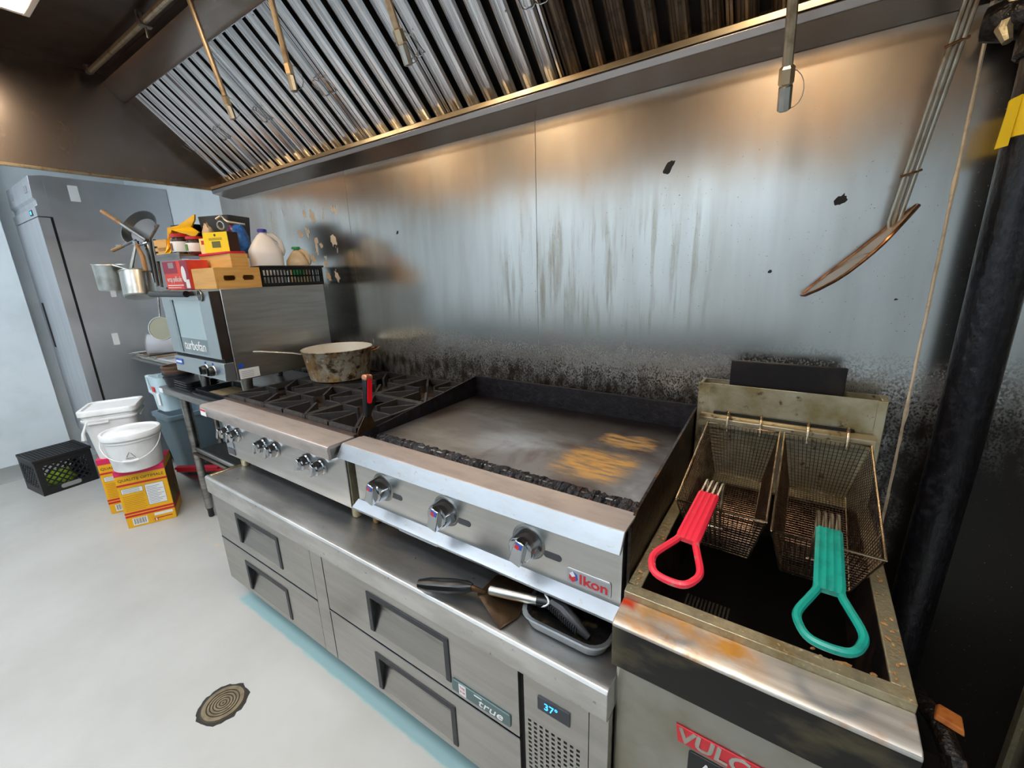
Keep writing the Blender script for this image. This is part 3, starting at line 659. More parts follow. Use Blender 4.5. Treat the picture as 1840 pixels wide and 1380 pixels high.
for k in range(16):
    x = rnd.choice([rnd.uniform(.5, .9), rnd.uniform(.06, .9)]); s = rnd.uniform(.004, .009)
    mb = MB(); mb.lathe([(0, -s*.4), (s, -s*.1), (s*.8, s*.4), (0, s*.5)], (0, 0, 0), 6)
    mb.xf(Matrix.Translation((x, rnd.uniform(-.652, -.63), .903)) @ Matrix.Rotation(rnd.uniform(-1, 1), 4, 'X') @ Matrix.Diagonal((1.5, .8, 1, 1)))
    mb.build('fried_bit', FOODBIT, gr, smooth=0)
for cx in (.145, .405, .670):
    kn = MB(); kn.lathe([(0, -.042), (.030, -.042), (.034, -.036), (.037, -.010), (.039, -.006), (.039, 0), (0, 0)], (0, 0, 0), 28)
    kn.prism([(-.013, -.033), (.013, -.033), (.017, .033), (-.017, .033)], 'z', -.054, -.035)
    KM = Matrix.Translation((cx, -.712, .802)) @ Matrix.Rotation(-math.pi/2, 4, 'X') @ Matrix.Rotation(.3, 4, 'Z')
    kn.xf(KM); ko = kn.build('knob', CHROME, gr, bevel=.003)
    MB().box(-.009, .009, -.029, -.016, -.0552, -.0538).xf(KM).build('pointer_mark', BLUEM, ko, smooth=0)
    MB().box(-.009, .003, -.025, -.014, -.0556, -.0540).xf(KM).build('pointer_mark', REDLET, ko, smooth=0)
    MB().lathe([(.042, -.003), (.046, 0)], (0, 0, 0), 28).xf(KM).build('bezel', STEEL_D, ko)
for cx in (.205, .467, .735):
    MB().prism(rrect(cx-.024, cx+.024, .778, .796, .0089), 'y', -.7128, -.711).build('sight_slot', M('sight_slot_dark', '55575a', .3, .8), gr, smooth=0)
bd = MB().prism(rrect(.771, .879, .736, .776, .006, 3), 'y', -.7145, -.712).build('name_badge', STEEL, gr, bevel=.001)
MB().box(.7745, .8755, -.7150, -.7143, .7395, .7725).build('badge_field', M('badge_grey', 'a9abad', .35, .6), bd, smooth=0)
text('badge_lettering', 'Ikon', .034, FRONT((.838, -.7152, .755)), REDLET, bd, .0006, 1.15, 0, .0008)
for poly, mt in (([(.780, .762), (.789, .770), (.795, .760), (.787, .755)], WHITEL), ([(.795, .760), (.789, .770), (.799, .764), (.801, .752), (.796, .747)], BLUEM), ([(.780, .762), (.787, .755), (.795, .760), (.796, .747), (.788, .742), (.779, .749)], REDLET)):
    MB().prism(poly, 'y', -.7158, -.7150).build('badge_emblem', mt, bd, smooth=0)
for lx in (GX0+.035, GX1-.05):
    for ly in (-.665 if lx < .5 else -.50, -.12): MB().lathe([(.016, 0), (.020, .004), (.022, .070), (.026, .076)], (lx, ly, BT-.005), 14).build('leg', YELCRUST, gr)
MB().prism([(-.66, .70), (-.69, .70), (-.69, .668), (-.66, .664)], 'x', .20, .36).build('grease_drawer', STEEL_D, gr, bevel=.002)
MB().prism([(-.69, .70), (-.693, .70), (-.715, .672), (-.708, .668)], 'x', .20, .36).build('grease_drawer_lip', STEEL_L, gr, smooth=0)
br = MB(); br.box(.055, .062, -.66, -.50, BT-.003, .70); br.box(.055, .13, -.66, -.653, BT-.003, BT+.012); br.box(.055, .13, -.66, -.50, BT-.004, BT+.003)
br.build('stained_bracket', YELCRUST, gr, smooth=0)

# ------------------------------------------------------------------ fryer
FX0, FX1, FZ = .916, 1.357, .796
fy = thing('deep_fryer', 'greasy steel deep fryer with open black tank beside the griddle', 'fryer', ((FX0+FX1)/2, -.42, 0))
cbn = MB()
for q in ((FX0+.0056, FX1-.004, -.785, -.765, .10, .70), (FX0+.0056, FX1-.004, -.065, -.045, .10, .70), (FX0+.0056, FX0+.016, -.765, -.065, .10, .765), (FX1-.016, FX1-.004, -.765, -.065, .10, .765), (FX0+.016, FX1-.016, -.765, -.065, .10, .112)): cbn.box(*q)
cbn.build('cabinet', FRYBODY, fy, smooth=0)
MB().box(FX0+.008, FX1-.008, -.789, -.784, .13, .655).build('door', FRYBODY, fy, bevel=.003)
for lx in (FX0+.05, FX1-.05):
    for ly in (-.72, -.12): MB().lathe([(.018, 0), (.022, .01), (.024, .11)], (lx, ly, 0), 12).build('leg', STEEL_D, fy)
MB().prism([(-.742, .781), (-.798, .7745), (-.806, .770), (-.8075, .764), (-.795, .76), (-.742, .77)], 'x', FX0, FX1).build('apron', APRON, fy, bevel=.002)
MB().prism([(-.8065, .765), (-.805, .670), (-.795, .668), (-.795, .765)], 'x', FX0, FX1).build('nose_band', NOSEBAND, fy, bevel=.002)
MB().box(FX0+.002, FX1-.002, -.795, -.742, .668, .762).build('nose_core', RIM, fy, smooth=0)
# tank rim and tank
TX0, TX1, TY0, TY1 = .942, 1.330, -.716, -.150
rim = MB()
for q in ((FX0, FX1, -.742, TY0), (FX0, FX1, TY1, -.11), (FX0, TX0, TY0, TY1), (TX1, FX1, TY0, TY1)): rim.box(q[0], q[1], q[2], q[3], .778, FZ)
rim.build('tank_rim', RIM, fy, bevel=.0015)
tk = MB(); ZB = .60
def quadloop(z, ix, iy0, iy1): return [(TX0+ix, TY0+iy0, z), (TX1-ix, TY0+iy0, z), (TX1-ix, TY1-iy1, z), (TX0+ix, TY1-iy1, z)]
loops = [quadloop(.790, 0, 0, 0), quadloop(.72, .012, .05, .0), quadloop(.70, .014, .10, .0), quadloop(ZB, .03, .115, .01)]
vsx = [p for l in loops for p in l]; fsx = []
for i in range(3):
    for j in range(4): fsx.append((i*4+j, i*4+(j+1) % 4, (i+1)*4+(j+1) % 4, (i+1)*4+j))
fsx.append((12, 13, 14, 15)); tk.add(vsx, fsx)
tko = tk.build('tank', TANK, fy, smooth=0)
MB().box(TX0+.02, TX1-.02, TY0+.10, TY1-.005, .655, .657).build('oil', OIL, fy, smooth=0)
rk = MB()
for i in range(12): rk.box(1.00+i*.008, 1.004+i*.008, -.60, -.52, .659, .664)
rk.build('tube_screen', TANK, fy, smooth=0)
rnd = random.Random(5)
for k in range(60):
    side = rnd.random()
    if side < .45: p = (rnd.uniform(TX1+.004, FX1-.004), rnd.uniform(-.72, -.35), FZ+.002)
    elif side < .7: p = (rnd.uniform(FX0+.004, TX0-.004), rnd.uniform(-.70, -.2), FZ+.002)
    else: p = (rnd.uniform(1.2, 1.32), TY0+rnd.uniform(.01, .05), .78-.3*rnd.uniform(0, .1))
    s = rnd.uniform(.0015, .0042); mb = MB().lathe([(0, -s*.5), (s, -s*.1), (s*.7, s*.5), (0, s*.6)], (0, 0, 0), 6)
    mb.xf(Matrix.Translation(p) @ Matrix.Rotation(rnd.uniform(0, 3), 4, 'Z') @ Matrix.Diagonal((1.4, .8, .8, 1))); mb.build('fried_bit', FOODBIT, fy, smooth=0)
mb = MB().lathe([(0, -.006), (.010, -.003), (.012, .003), (0, .006)], (0, 0, 0), 8).xf(Matrix.Translation((1.268, -.700, .775)) @ Matrix.Rotation(.5, 4, 'Z') @ Matrix.Diagonal((1.8, .7, 1, 1))); mb.build('fried_bit', FOODBIT, fy)
# splash back and flue
MB().box(FX0+.02, FX1-.02, -.118, -.108, FZ-.02, .985).build('splash_back', FLUE, fy, smooth=0)
fl = MB(); zt = 1.086
fl.box(FX0, FX1, -.108, -.101, .78, zt); fl.box(FX0, FX1, -.045, -.038, .70, zt); fl.box(FX0, FX0+.012, -.101, -.045, .70, zt); fl.box(FX1-.012, FX1, -.101, -.045, .70, zt); fl.box(FX0, FX1, -.10, -.045, .70, .95)
fl.build('flue_box', FLUE, fy, bevel=.002)
MB().box(FX0+.012, FX1-.012, -.101, -.045, .95, 1.04).build('flue_shade_fill', BLACKGAP, fy, smooth=0)  # solid black filler paints the shade inside the hollow flue
MB().box(FX0+.03, FX1-.02, -.1095, -.107, 1.005, zt+.002).build('flue_front_plate', FLUE, fy, bevel=.001)
MB().prism([(-.066, .98), (-.075, .98), (-.092, 1.158), (-.084, 1.160)], 'x', .996, 1.268).build('flue_deflector', FLUEPLATE, fy, bevel=.002)
MB().prism([(-.118, .998), (-.136, .997), (-.145, .990), (-.145, .964), (-.139, .964), (-.138, .985), (-.118, .988)], 'x', .930, 1.343).build('basket_hanger', FLUE, fy, bevel=.001)
MB().box(.965, 1.30, -.122, -.1095, .9985, 1.003).build('hanger_slot', BLACKGAP, fy, smooth=0)
# badges on the door
B1 = MB().prism([(1.042, .590), (1.236, .590), (1.228, .552), (1.047, .552)], 'y', -.7925, -.789).build('name_badge', REDPL, fy, bevel=.001)
text('badge_lettering', 'VULCAN', .044, FRONT((1.140, -.7930, .571)), ALU, B1, .0008, 1.08, .1, .0012)
B2 = MB().prism(rrect(1.068, 1.20, .490, .542, .004, 3), 'y', -.7915, -.789).build('model_badge', BLACKPL, fy, bevel=.001)
text('badge_lettering', 'A', .036, FRONT((1.100, -.7918, .516)), WHITEL, B2, .0004)

# ------------------------------------------------------------------ fry baskets
def basket(xa, xb, rear, front, grip_mat, label, hx, bend):
    """rear, front: (y, z) of the rim; hangs by two hooks on the bar behind"""
    t = thing('fry_basket', label, 'fry basket', ((xa+xb)/2, (rear[0]+front[0])/2, .80), 'fry baskets over the tank')
    W = xb-xa; R = Vector((0, rear[0], rear[1])); F = Vector((0, front[0], front[1])); Lg = (F-R).length
    e = (F-R).normalized(); nrm = Vector((0, e.z, -e.y))
    if nrm.z > 0: nrm = -nrm
    # local: (u across, v along, d depth)
    def P(u, v, d): return Vector((xa+W/2+u, 0, 0))+R+e*v+nrm*d
    D = .165
    def sec(d):   # half width, v start, v end at depth d
        k = d/D; return W/2-.002-k*.026, .004+k*.012, Lg-.004-k*.045
    MB().tube([P(-W/2, 0, 0), P(W/2, 0, 0), P(W/2, Lg, 0), P(-W/2, Lg, 0)], .0030, 6, closed=True).build('rim', WIREB, t, smooth=50)
    bw, b0, b1 = sec(D)
    bot = MB(); bot.tube([P(-bw, b0, D), P(bw, b0, D), P(bw, b1, D), P(-bw, b1, D)], .0022, 5, closed=True)
    bot.tube([P(-bw, b0, D), P(-W/2, 0, 0)], .0022, 5); bot.tube([P(bw, b0, D), P(W/2, 0, 0)], .0022, 5); bot.tube([P(-bw, b1, D), P(-W/2, Lg, 0)], .0022, 5); bot.tube([P(bw, b1, D), P(W/2, Lg, 0)], .0022, 5)
    bot.build('frame_wire', WIREB, t, smooth=50)
    ms = MB(); r = .00095; st = .0100
    nl = int(Lg/st)
    for i in range(1, nl):          # across strands down one side, over the floor, up the other
        k = i/nl; w0, s0, s1 = sec(0); w1, q0, q1 = sec(D)
        va = s0+(s1-s0)*k; vb = q0+(q1-q0)*k
        ms.tube([P(-w0, va, 0), P(-w1, vb, D), P(w1, vb, D), P(w0, va, 0)], r, 3)
    nw = int(W/st)
    for i in range(1, nw):
        k = i/nw*2-1; w0, s0, s1 = sec(0); w1, q0, q1 = sec(D)
        ms.tube([P(w0*k, s0, 0), P(w1*k, q0, D), P(w1*k, q1, D), P(w0*k, s1, 0)], r, 3)
    nd = int(D/st)
    for i in range(1, nd):
        d = D*i/nd; w1, q0, q1 = sec(d)
        ms.tube([P(-w1, q0, d), P(w1, q0, d), P(w1, q1, d), P(-w1, q1, d)], r, 3, closed=True)
    stuff(ms.build('wire_mesh', WIRE, t, smooth=0))
    for u in (-W*.22, W*.24):
        a = P(u, 0, 0)
        MB().tube([a+Vector((0, 0, -.02)), a+Vector((0, .004, .012)), (a.x, -.139, 1.006), (a.x, -.128, 1.011), (a.x, -.121, 1.004), (a.x, -.120, .99)], .0036, 8).build('hook', WIREB, t)
    # handle: four wires up from the front face, a sleeve, then the loop
    top = Vector(bend[0]); end = Vector(bend[1]); hd = (end-top).normalized(); sd = Vector((1, 0, 0)); sd = (sd-hd*sd.dot(hd)).normalized()
    hw = MB()
    for k in (-1.5, -.5, .5, 1.5):
        o = sd*(k*.0105)
        hw.tube([P(hx+k*.0105-(xa+W/2-0)+0 if False else (top.x-(xa+W/2))+k*.0105, Lg-.03, D*.8), P((top.x-(xa+W/2))+k*.0105, Lg+.003, .03), P((top.x-(xa+W/2))+k*.0105, Lg+.004, -.02), top+o+hd*-.005+Vector((0, .012, -.006)), top+o, top+o+hd*.10], .0031, 6)
    hw.tube([P((top.x-(xa+W/2))-.022, Lg-.004, .055), P((top.x-(xa+W/2))+.022, Lg-.004, .055)], .0022, 5)
    hw.build('handle_wire', WIREB, t)
    up = sd.cross(hd)
    if up.z < 0: up = -up
    Ln = (end-top).length
    def H(u, v, q): return top+sd*u+hd*v+up*q
    gs = MB(); v0, v1 = .046, Ln*.62; ww = .0215
    prof = [(-ww, 0), (-ww, .004), (-.016, .0075)]
    for k in (-1.5, -.5, .5, 1.5): prof += [(k*.0105-.003, .0075), (k*.0105, .0092), (k*.0105+.003, .0075)]
    prof += [(.016, .0075), (ww, .004), (ww, -.004), (.016, -.007), (-.016, -.007), (-ww, -.004)]
    k = len(prof); gs.add([H(a*.93, v0, b) for a, b in prof]+[H(a*1.0, v1, b) for a, b in prof]+[H(a*.93, v1+.012, b*.7) for a, b in prof],
                          [tuple(range(k))[::-1], tuple(range(2*k, 3*k))]+[(i, (i+1) % k, k+(i+1) % k, k+i) for i in range(k)]+[(k+i, k+(i+1) % k, 2*k+(i+1) % k, 2*k+i) for i in range(k)])
    gs.build('grip', grip_mat, t, smooth=40)
    lw = .040; pth = [H(-.014, v1-.02, 0), H(-.016, v1+.01, 0), H(-.024, v1+.03, 0), H(-lw, Ln*.86, 0), H(-lw*.92, Ln*.94, 0), H(-lw*.6, Ln, 0), H(0, Ln*1.015, 0), H(lw*.6, Ln, 0), H(lw*.92, Ln*.94, 0), H(lw, Ln*.86, 0), H(.024, v1+.03, 0), H(.016, v1+.01, 0), H(.014, v1-.02, 0)]
    MB().tube(cr(pth, 4), .0065, 8).build('grip_loop', grip_mat, t)
    return t
basket(.957, 1.139, (-.152, .979), (-.516, .902), RED, 'wire fry basket with chipped red handle', 0, ((1.036, -.528, .972), (1.012, -.80, .906)))
basket(1.150, 1.334, (-.152, .979), (-.513, .884), TEAL, 'wire fry basket with teal green handle', 0, ((1.238, -.528, .958), (1.238, -.80, .890)))

# ------------------------------------------------------------------ things on the range, griddle and base
pc = Vector((-.72, -.235, .9500))
t = thing('saucepan', 'big burnt and scorched aluminium saucepan standing on the rear of the range', 'pot', pc)
pb = MB().lathe([(0, 0), (.125, 0), (.138, .008), (.148, .06), (.160, .143), (.166, .150), (.163, .152), (.156, .146), (.144, .06), (.132, .012), (0, .008)], pc, 40)
for i, f in enumerate(pb.f):
    zc = sum((pb.v[k].z for k in f))/len(f)-pc.z; rc = sum(((pb.v[k]-pc).xy.length for k in f))/len(f)
    pb.mi[i] = 1 if i >= 40*6 else 0
pb.build('pot_body', [POTM, POTIN], t)
hd = Vector((-.586, -.81, 0)); hs = pc+hd*.16+Vector((0, 0, .128))
hb = MB(); sdv = Vector((-hd.y, hd.x, 0))
for k0, k1, z0, z1, w0, w1 in ((0, .04, 0, .010, .014, .010), (.04, .17, .010, .03, .010, .011), (.17, .20, .03, .033, .011, .013)):
    a = hs+hd*k0+Vector((0, 0, z0)); b = hs+hd*k1+Vector((0, 0, z1))
    hb.hexa([a-sdv*w0, a+sdv*w0, b+sdv*w1, b-sdv*w1]+[p+Vector((0, 0, .006)) for p in (a-sdv*w0, a+sdv*w0, b+sdv*w1, b-sdv*w1)])
hb.build('long_handle', ALU, t, bevel=.002)
h2 = -hd; q = pc+h2*.158+Vector((0, 0, .125))
MB().tube([q+sdv*.035, q+sdv*.036+h2*.022+Vector((0, 0, .006)), q+h2*.036+Vector((0, 0, .010)), q-sdv*.036+h2*.022+Vector((0, 0, .006)), q-sdv*.035], .005, 8).build('helper_handle', SKIM, t)
# griddle scraper with the red and black handle, standing between range and griddle
a = Vector((.0024, -.645, .905)); tp = Vector((.0024, -.615, 1.125)); d = (tp-a).normalized()
t = thing('griddle_scraper', 'scraper with red and black handle stuck upright between range and griddle', 'scraper', a)
e1 = Vector((0, 1, 0)); e1 = (e1-d*e1.dot(d)).normalized(); e2 = d.cross(e1)
def sp(u, v, q=0): return a+e1*u+d*v+e2*q
bl = MB(); poly = [(-.045, 0), (.045, 0), (.040, .03), (.014, .085), (-.010, .085), (-.036, .04)]
bl.add([sp(u, v, -.0015) for u, v in poly]+[sp(u, v, .0015) for u, v in poly], [tuple(range(6))[::-1], tuple(range(6, 12))]+[(i, (i+1) % 6, 6+(i+1) % 6, 6+i) for i in range(6)])
bl.build('blade', BLADE, t, smooth=0)
def bar(mb, pts, wd, th):
    n = len(pts)
    vs = []
    for (v, k) in pts: vs += [sp(-wd*k, v, -th*k), sp(wd*k, v, -th*k), sp(wd*k, v, th*k), sp(-wd*k, v, th*k)]
    fs = [(3, 2, 1, 0), tuple(4*(n-1)+i for i in range(4))]
    for i in range(n-1):
        for j in range(4): fs.append((i*4+j, i*4+(j+1) % 4, (i+1)*4+(j+1) % 4, (i+1)*4+j))
    mb.add(vs, fs)
hb = MB(); bar(hb, [(.078, .8), (.10, 1), (.15, .95), (.205, 1.05)], .013, .011); hb.build('handle', BLACKPL, t, bevel=.004)
ri = MB(); ri.add([sp(u, v, q) for q in (.0118, .0138) for u, v in rrect(-.0085, .0085, .125, .208, .008)], [tuple(range(24))[::-1], tuple(range(24, 48))]+[(i, (i+1) % 24, 24+(i+1) % 24, 24+i) for i in range(24)]); 
ri.build('handle_inlay', M('bright_red_plastic', 'e01020', .35), t)
ri2 = MB(); ri2.add([sp(u, v, -q) for q in (.0118, .0138) for u, v in rrect(-.0085, .0085, .125, .208, .008)], [tuple(range(24))[::-1], tuple(range(24, 48))]+[(i, (i+1) % 24, 24+(i+1) % 24, 24+i) for i in range(24)])
ri2.build('handle_inlay', M('bright_red_plastic_2', 'e01020', .35), t)
hb = MB(); bar(hb, [(.203, 1.02), (.214, 1.02), (.220, .8)], .0135, .012); hb.build('handle_cap', M('copper_cap', 'c98a68', .35, .8), t, bevel=.003)

# turner with black handle
t = thing('griddle_turner', 'wide dirty turner with black handle lying on the base under the griddle', 'spatula', (.55, -.77, BT))
h0 = Vector((.405, -.832, .652)); h1 = Vector((.545, -.784, .668))
mb = MB(); dd = (h1-h0).normalized(); ss = Vector((-dd.y, dd.x, 0)).normalized(); uu = ss.cross(dd)*-1
if uu.z < 0: uu = -uu
vs = []; ks = [(0, .012, .011), (.2, .019, .016), (.6, .020, .017), (.9, .017, .015), (1, .010, .010)]
for k, wv, hv in ks:
    c = h0+(h1-h0)*k
    vs += [c+ss*wv*math.cos(x)+uu*hv*math.sin(x) for x in [2*math.pi*i/10 for i in range(10)]]
fs = [tuple(range(10))[::-1], tuple(range(40, 50))]+[(i*10+j, i*10+(j+1) % 10, (i+1)*10+(j+1) % 10, (i+1)*10+j) for i in range(4) for j in range(10)]
mb.add(vs, fs).build('handle', BLACKPL, t)
MB().tube([h0-uu*.010+dd*.01, h0+(h1-h0)*.5-uu*.0125, h1-uu*.009], .003, 6).build('handle_trim', ALU, t)
MB().tube([h1-dd*.005, h1+dd*.02-uu*.008, Vector((.572, -.770, .655))], [.008, .006, .006], 8).build('neck', BLADE, t)
b = [Vector((.562, -.786, .656)), Vector((.655, -.822, .6285)), Vector((.672, -.768, .6285)), Vector((.655, -.645, .6290)), Vector((.560, -.700, .6520))]
up = Vector((0, 0, .002)); mb = MB(); mb.add(b+[p+up for p in b], [(4, 3, 2, 1, 0), (5, 6, 7, 8, 9)]+[(i, (i+1) % 5, 5+(i+1) % 5, 5+i) for i in range(5)])
mb.build('blade', BLADE, t, smooth=0)
# grill tool with a silver tube handle
t = thing('grill_brush', 'grill tool with silver tube handle and black head resting in the small pan', 'brush', (.72, -.74, BT))
s0 = Vector((.586, -.766, .6660)); s1 = Vector((.712, -.742, .6750))
MB().tube([s0, s0+(s1-s0)*.02, s1], [.0095, .0115, .0115], 14).build('handle', ALU, t)
s2 = Vector((.745, -.733, .6770))
MB().tube([s1-(s2-s1)*.1, s1, s2, s2+Vector((.015, 0, -.003))], [.011, .0135, .0145, .011], 14).build('socket', BLACKPL, t)
MB().tube([s2, Vector((.775, -.738, .676)), Vector((.81, -.748, .666)), Vector((.845, -.752, .6490))], [.015, .017, .014, .007], 10).build('head', BLACKPL2, t)
mb = MB()
for i in range(14):
    k = i/13; c = s2+(Vector((.82, -.75, .664))-s2)*k
    mb.box(c.x-.0015, c.x+.0015, c.y-.019, c.y-.012, c.z-.004, c.z+.008)
stuff(mb.build('bristles', RUBBER, t, smooth=0))
yv = s1+(s2-s1)*.62
mb = MB(); mb.tube([yv+Vector((0, -.0142*math.cos(x), .0142*math.sin(x)))+Vector((.010*math.sin(2*x), 0, 0)) for x in [math.radians(a) for a in range(-20, 200, 20)]], .0022, 5, closed=False); mb.build('white_ring', WHITEL, t)
# small pan
t = thing('steel_drip_pan', 'small rounded steel pan of black grease under the griddle corner', 'pan', (.785, -.655, BT))
def rr3(x0, x1, y0, y1, r, z): return [Vector((x, y, z)) for x, y in rrect(x0, x1, y0, y1, r)]
lp = [rr3(.676, .896, -.790, -.545, .045, .6585), rr3(.678, .894, -.788, -.547, .043, .6615), rr3(.686, .886, -.780, -.555, .040, .660), rr3(.694, .878, -.772, -.563, .036, .634), rr3(.696, .876, -.770, -.565, .034, .630), rr3(.690, .882, -.776, -.559, .036, .6280), rr3(.682, .890, -.784, -.551, .040, .6560)]
mb = MB(); n = len(lp[0])
for i, l in enumerate(lp): pass
mb.add([p for l in lp for p in l], [((i*n+j), i*n+(j+1) % n, (i+1)*n+(j+1) % n, (i+1)*n+j) for i in range(len(lp)-1) for j in range(n)]+[tuple(range(4*n, 5*n)), tuple(range(5*n, 6*n))]+[(6*n+j, 6*n+(j+1) % n, (j+1) % n, j) for j in range(n)])
mb.build('pan_body', STEEL_L, t, smooth=40)
MB().prism(rrect(.6945, .8775, -.7715, -.5635, .035), 'z', .632, .643).build('grease', M('pan_grease', '0a0908', .35, 0, [dict(scale=(40, 40, 40), col='3a2f1c', lo=.55, hi=.7)], [((60, 60, 60), .5, .005)]), t)

# ------------------------------------------------------------------ skimmer, pipe and debris on the right
A = at(1440, 530, 'y', -.05); Bp = at(1648, 368, 'y', -.05); J = at(1606, 398, 'y', -.06)
t = thing('wire_skimmer', 'long-handled square wire skimmer hanging in front of the steel wall', 'skimmer', (J.x, J.y, 1.35))
C2 = at(1618, 405, 'y', -.17); D2 = at(1570, 453, 'y', -.19); D3 = at(1500, 505, 'y', -.17)
loop = [A, A+(Bp-A)*.5, Bp, C2, D2, D3]
MB().tube(cr(loop, 3, True), .0042, 7, closed=True).build('frame', SKIM, t)
cen = sum(loop, Vector())/6; mb = MB(); mb.add(loop+[cen], [(i, (i+1) % 6, 6) for i in range(6)]); mb.build('mesh_screen', SKIMMESH, t, smooth=60)
MB().tube([A+(Bp-A)*.25, cen+Vector((.0, 0, -.004)), D2], .0022, 6).build('cross_wire', SKIM, t)
topS = at(1752, -20, 'y', -.138); hv = (topS-J)
for k in (-1, 0, 1):
    o = Vector((k*.009, -.004*abs(k), 0))
    MB().tube([J+Vector((k*.006, -.01, -.022)), J+o, J+hv*.5+o, J+hv+o], .0042, 8).build('handle_rod', SKIMROD, t)
for f in (.24, .80): 
    c = J+hv*f; MB().tube([c+Vector((-.017, -.006, -.004)), c+Vector((0, -.010, 0)), c+Vector((.018, -.004, .006))], .0028, 6).build('rod_clip', SKIM, t)
hk = J+hv
MB().tube([hk, (hk.x+.006, -.130, 1.99), (hk.x+.008, -.124, 2.010), (hk.x+.008, -.105, 2.013), (hk.x+.008, -.09, 2.0165)], .004, 8).build('hanging_hook', SKIMROD, t)

px, py = 1.492, -.10
t = thing('gas_pipe', 'thick greasy black pipe standing against the wall beside the fryer', 'pipe', (px, py, 0))
MB().tube([(px-.012, py, .012), (px-.012, py, .3), (px, py, 1.0), (px, py, 1.86)], .044, 20).build('pipe', PIPEBLK, t)
MB().lathe([(.06, 0), (.06, .012), (.05, .016)], (px-.012, py, 0), 20).build('floor_flange', PIPEBLK, t)
MB().lathe([(.0452, 1.655), (.0462, 1.656), (.0462, 1.728), (.0452, 1.729)], (px, py, 0), 24, cap=False).build('yellow_tape', YELTAPE, t)
MB().prism([(px-.058, 1.636), (px-.040, 1.64), (px-.036, 1.73), (px-.052, 1.722)], 'y', py-.030, py-.028).build('tape_tail', YELTAPE, t)
c = MB(); c.lathe([(.05, 1.80), (.056, 1.805), (.056, 1.85), (.052, 1.86), (.056, 1.87), (.056, 1.925), (.05, 1.935)], (px, py, 0), 20); c.tube([(px-.02, py+.02, 1.88), (px-.07, py+.035, 1.885), (px-.098, py+.045, 1.888)], [.04, .038, .03], 14); c.tube([(px+.03, py, 1.893), (XR+.004, py, 1.893)], .036, 14)
c.build('elbow_fitting', GUNK, t)
MB().tube([(px-.06, py+.02, 1.93), (px-.075, py+.01, 1.86), (px-.068, py+.0, 1.835)], [.018, .014, .008], 8).build('valve_lever', RIM, t)
t = thing('greasy_hose', 'black gas hose caked in grease coiled low beside the fryer', 'hose', (1.5, -.3, 0))
MB().tube([(1.472, -.145, .315), (1.50, -.20, .36), (1.53, -.28, .37), (1.555, -.36, .33), (1.56, -.42, .25), (1.52, -.48, .16), (1.46, -.46, .06), (1.43, -.36, .025), (1.46, -.25, .022), (1.54, -.22, .022)], .022, 12).build('hose', GUNK, t)
MB().tube([(1.468, -.138, .308), (1.484, -.170, .338)], .028, 6).build('hose_nut', GUNK, t)
MB().tube([(1.548, -.34, .345), (1.558, -.40, .285)], .026, 6).build('hose_nut', GUNK, t)
o = MB(); o.hexa([(1.515, -.30, .388), (1.565, -.315, .384), (1.57, -.265, .386), (1.525, -.255, .390), (1.518, -.298, .402), (1.563, -.31, .398), (1.567, -.27, .399), (1.53, -.26, .403)])
tag(o.build('food_scrap', ORANGE, bevel=.003), 'orange fried scrap lying on the black hose', 'food scrap')

# ------------------------------------------------------------------ work table, oven and what is on them
TBX0, TBX1, TBZ = -1.87, -.925, .86
t = thing('steel_work_table', 'stainless work table under the oven, left of the range', 'table', (-1.4, -.34, 0))
MB().prism([(-.642, .822), (-.648, .826), (-.648, .856), (-.642, TBZ), (-.03, TBZ), (-.03, .822)], 'x', TBX0, TBX1).build('table_top', TABLEST, t, bevel=.002)
for lx in (TBX0+.075, TBX1-.06):
    for ly in (-.565, -.09):
        MB().lathe([(.019, .06), (.0215, .065), (.0215, .823)], (lx, ly, 0), 14).build('leg', STEEL_D, t)
        MB().lathe([(.012, 0), (.016, .004), (.016, .05), (.02, .06), (.02, .075)], (lx, ly, 0), 12).build('foot', BLACKPL2, t)
MB().tube([(TBX0+.075, -.565, .46), (TBX1-.06, -.565, .46)], .013, 10).build('cross_rail', STEEL_D, t)
MB().box(TBX0+.06, TBX1-.05, -.585, -.07, .43, .445).build('under_shelf', TABLEST, t, bevel=.003)
# front label on the table edge
MB().box(TBX0+.004, TBX0+.055, -.6495, -.648, .828, .853).build('edge_label', WHITEL, t, smooth=0)

OX0, OX1, OY0, OY1, OZ0, OZ1 = -1.515, -.965, -.600, -.105, .985, 1.40
OF = -.645                     # front of door and control panel
ov = thing('convection_oven', 'stainless countertop convection oven with glass door on the work table', 'oven', ((OX0+OX1)/2, -.35, TBZ))
MB().box(OX0, OX1, OY0, OY1, OZ0, OZ1).build('body', OVENST, ov, bevel=.003)
dr = MB(); gx0, gx1 = OX0+.13, OX1-.118
for q in ((OX0, gx0, 1.092, 1.392), (gx1, OX1-.006, 1.092, 1.392), (gx0, gx1, 1.352, 1.392), (gx0, gx1, 1.092, 1.100)): dr.box(q[0], q[1], OF, OY0-.003, q[2], q[3])
door = dr.build('door', OVENFR, ov, smooth=0)
MB().box(OX1-.0062, OX1-.0045, OF+.002, OY0-.003, 1.094, 1.390).build('door_side', HOODCEIL, door, smooth=0)  # darker sheet carries the brown reflection on the door's edge as colour
MB().box(gx0-.03, gx0, OF-.001, OF+.002, 1.10, 1.352).build('window_border', OVENGL2, door, smooth=0)
MB().box(gx0, gx1, OF+.002, OF+.008, 1.172, 1.352).build('door_glass', OVENGL, door, smooth=0)
MB().box(gx0, gx1, OF+.001, OF+.009, 1.100, 1.172).build('door_glass_band', OVENGL2, door, smooth=0)
text('door_lettering', 'turbofan', .066, FRONT(((gx0+gx1)/2, OF+.0005, 1.136)), WHITEL, door, .0004, 1.05)
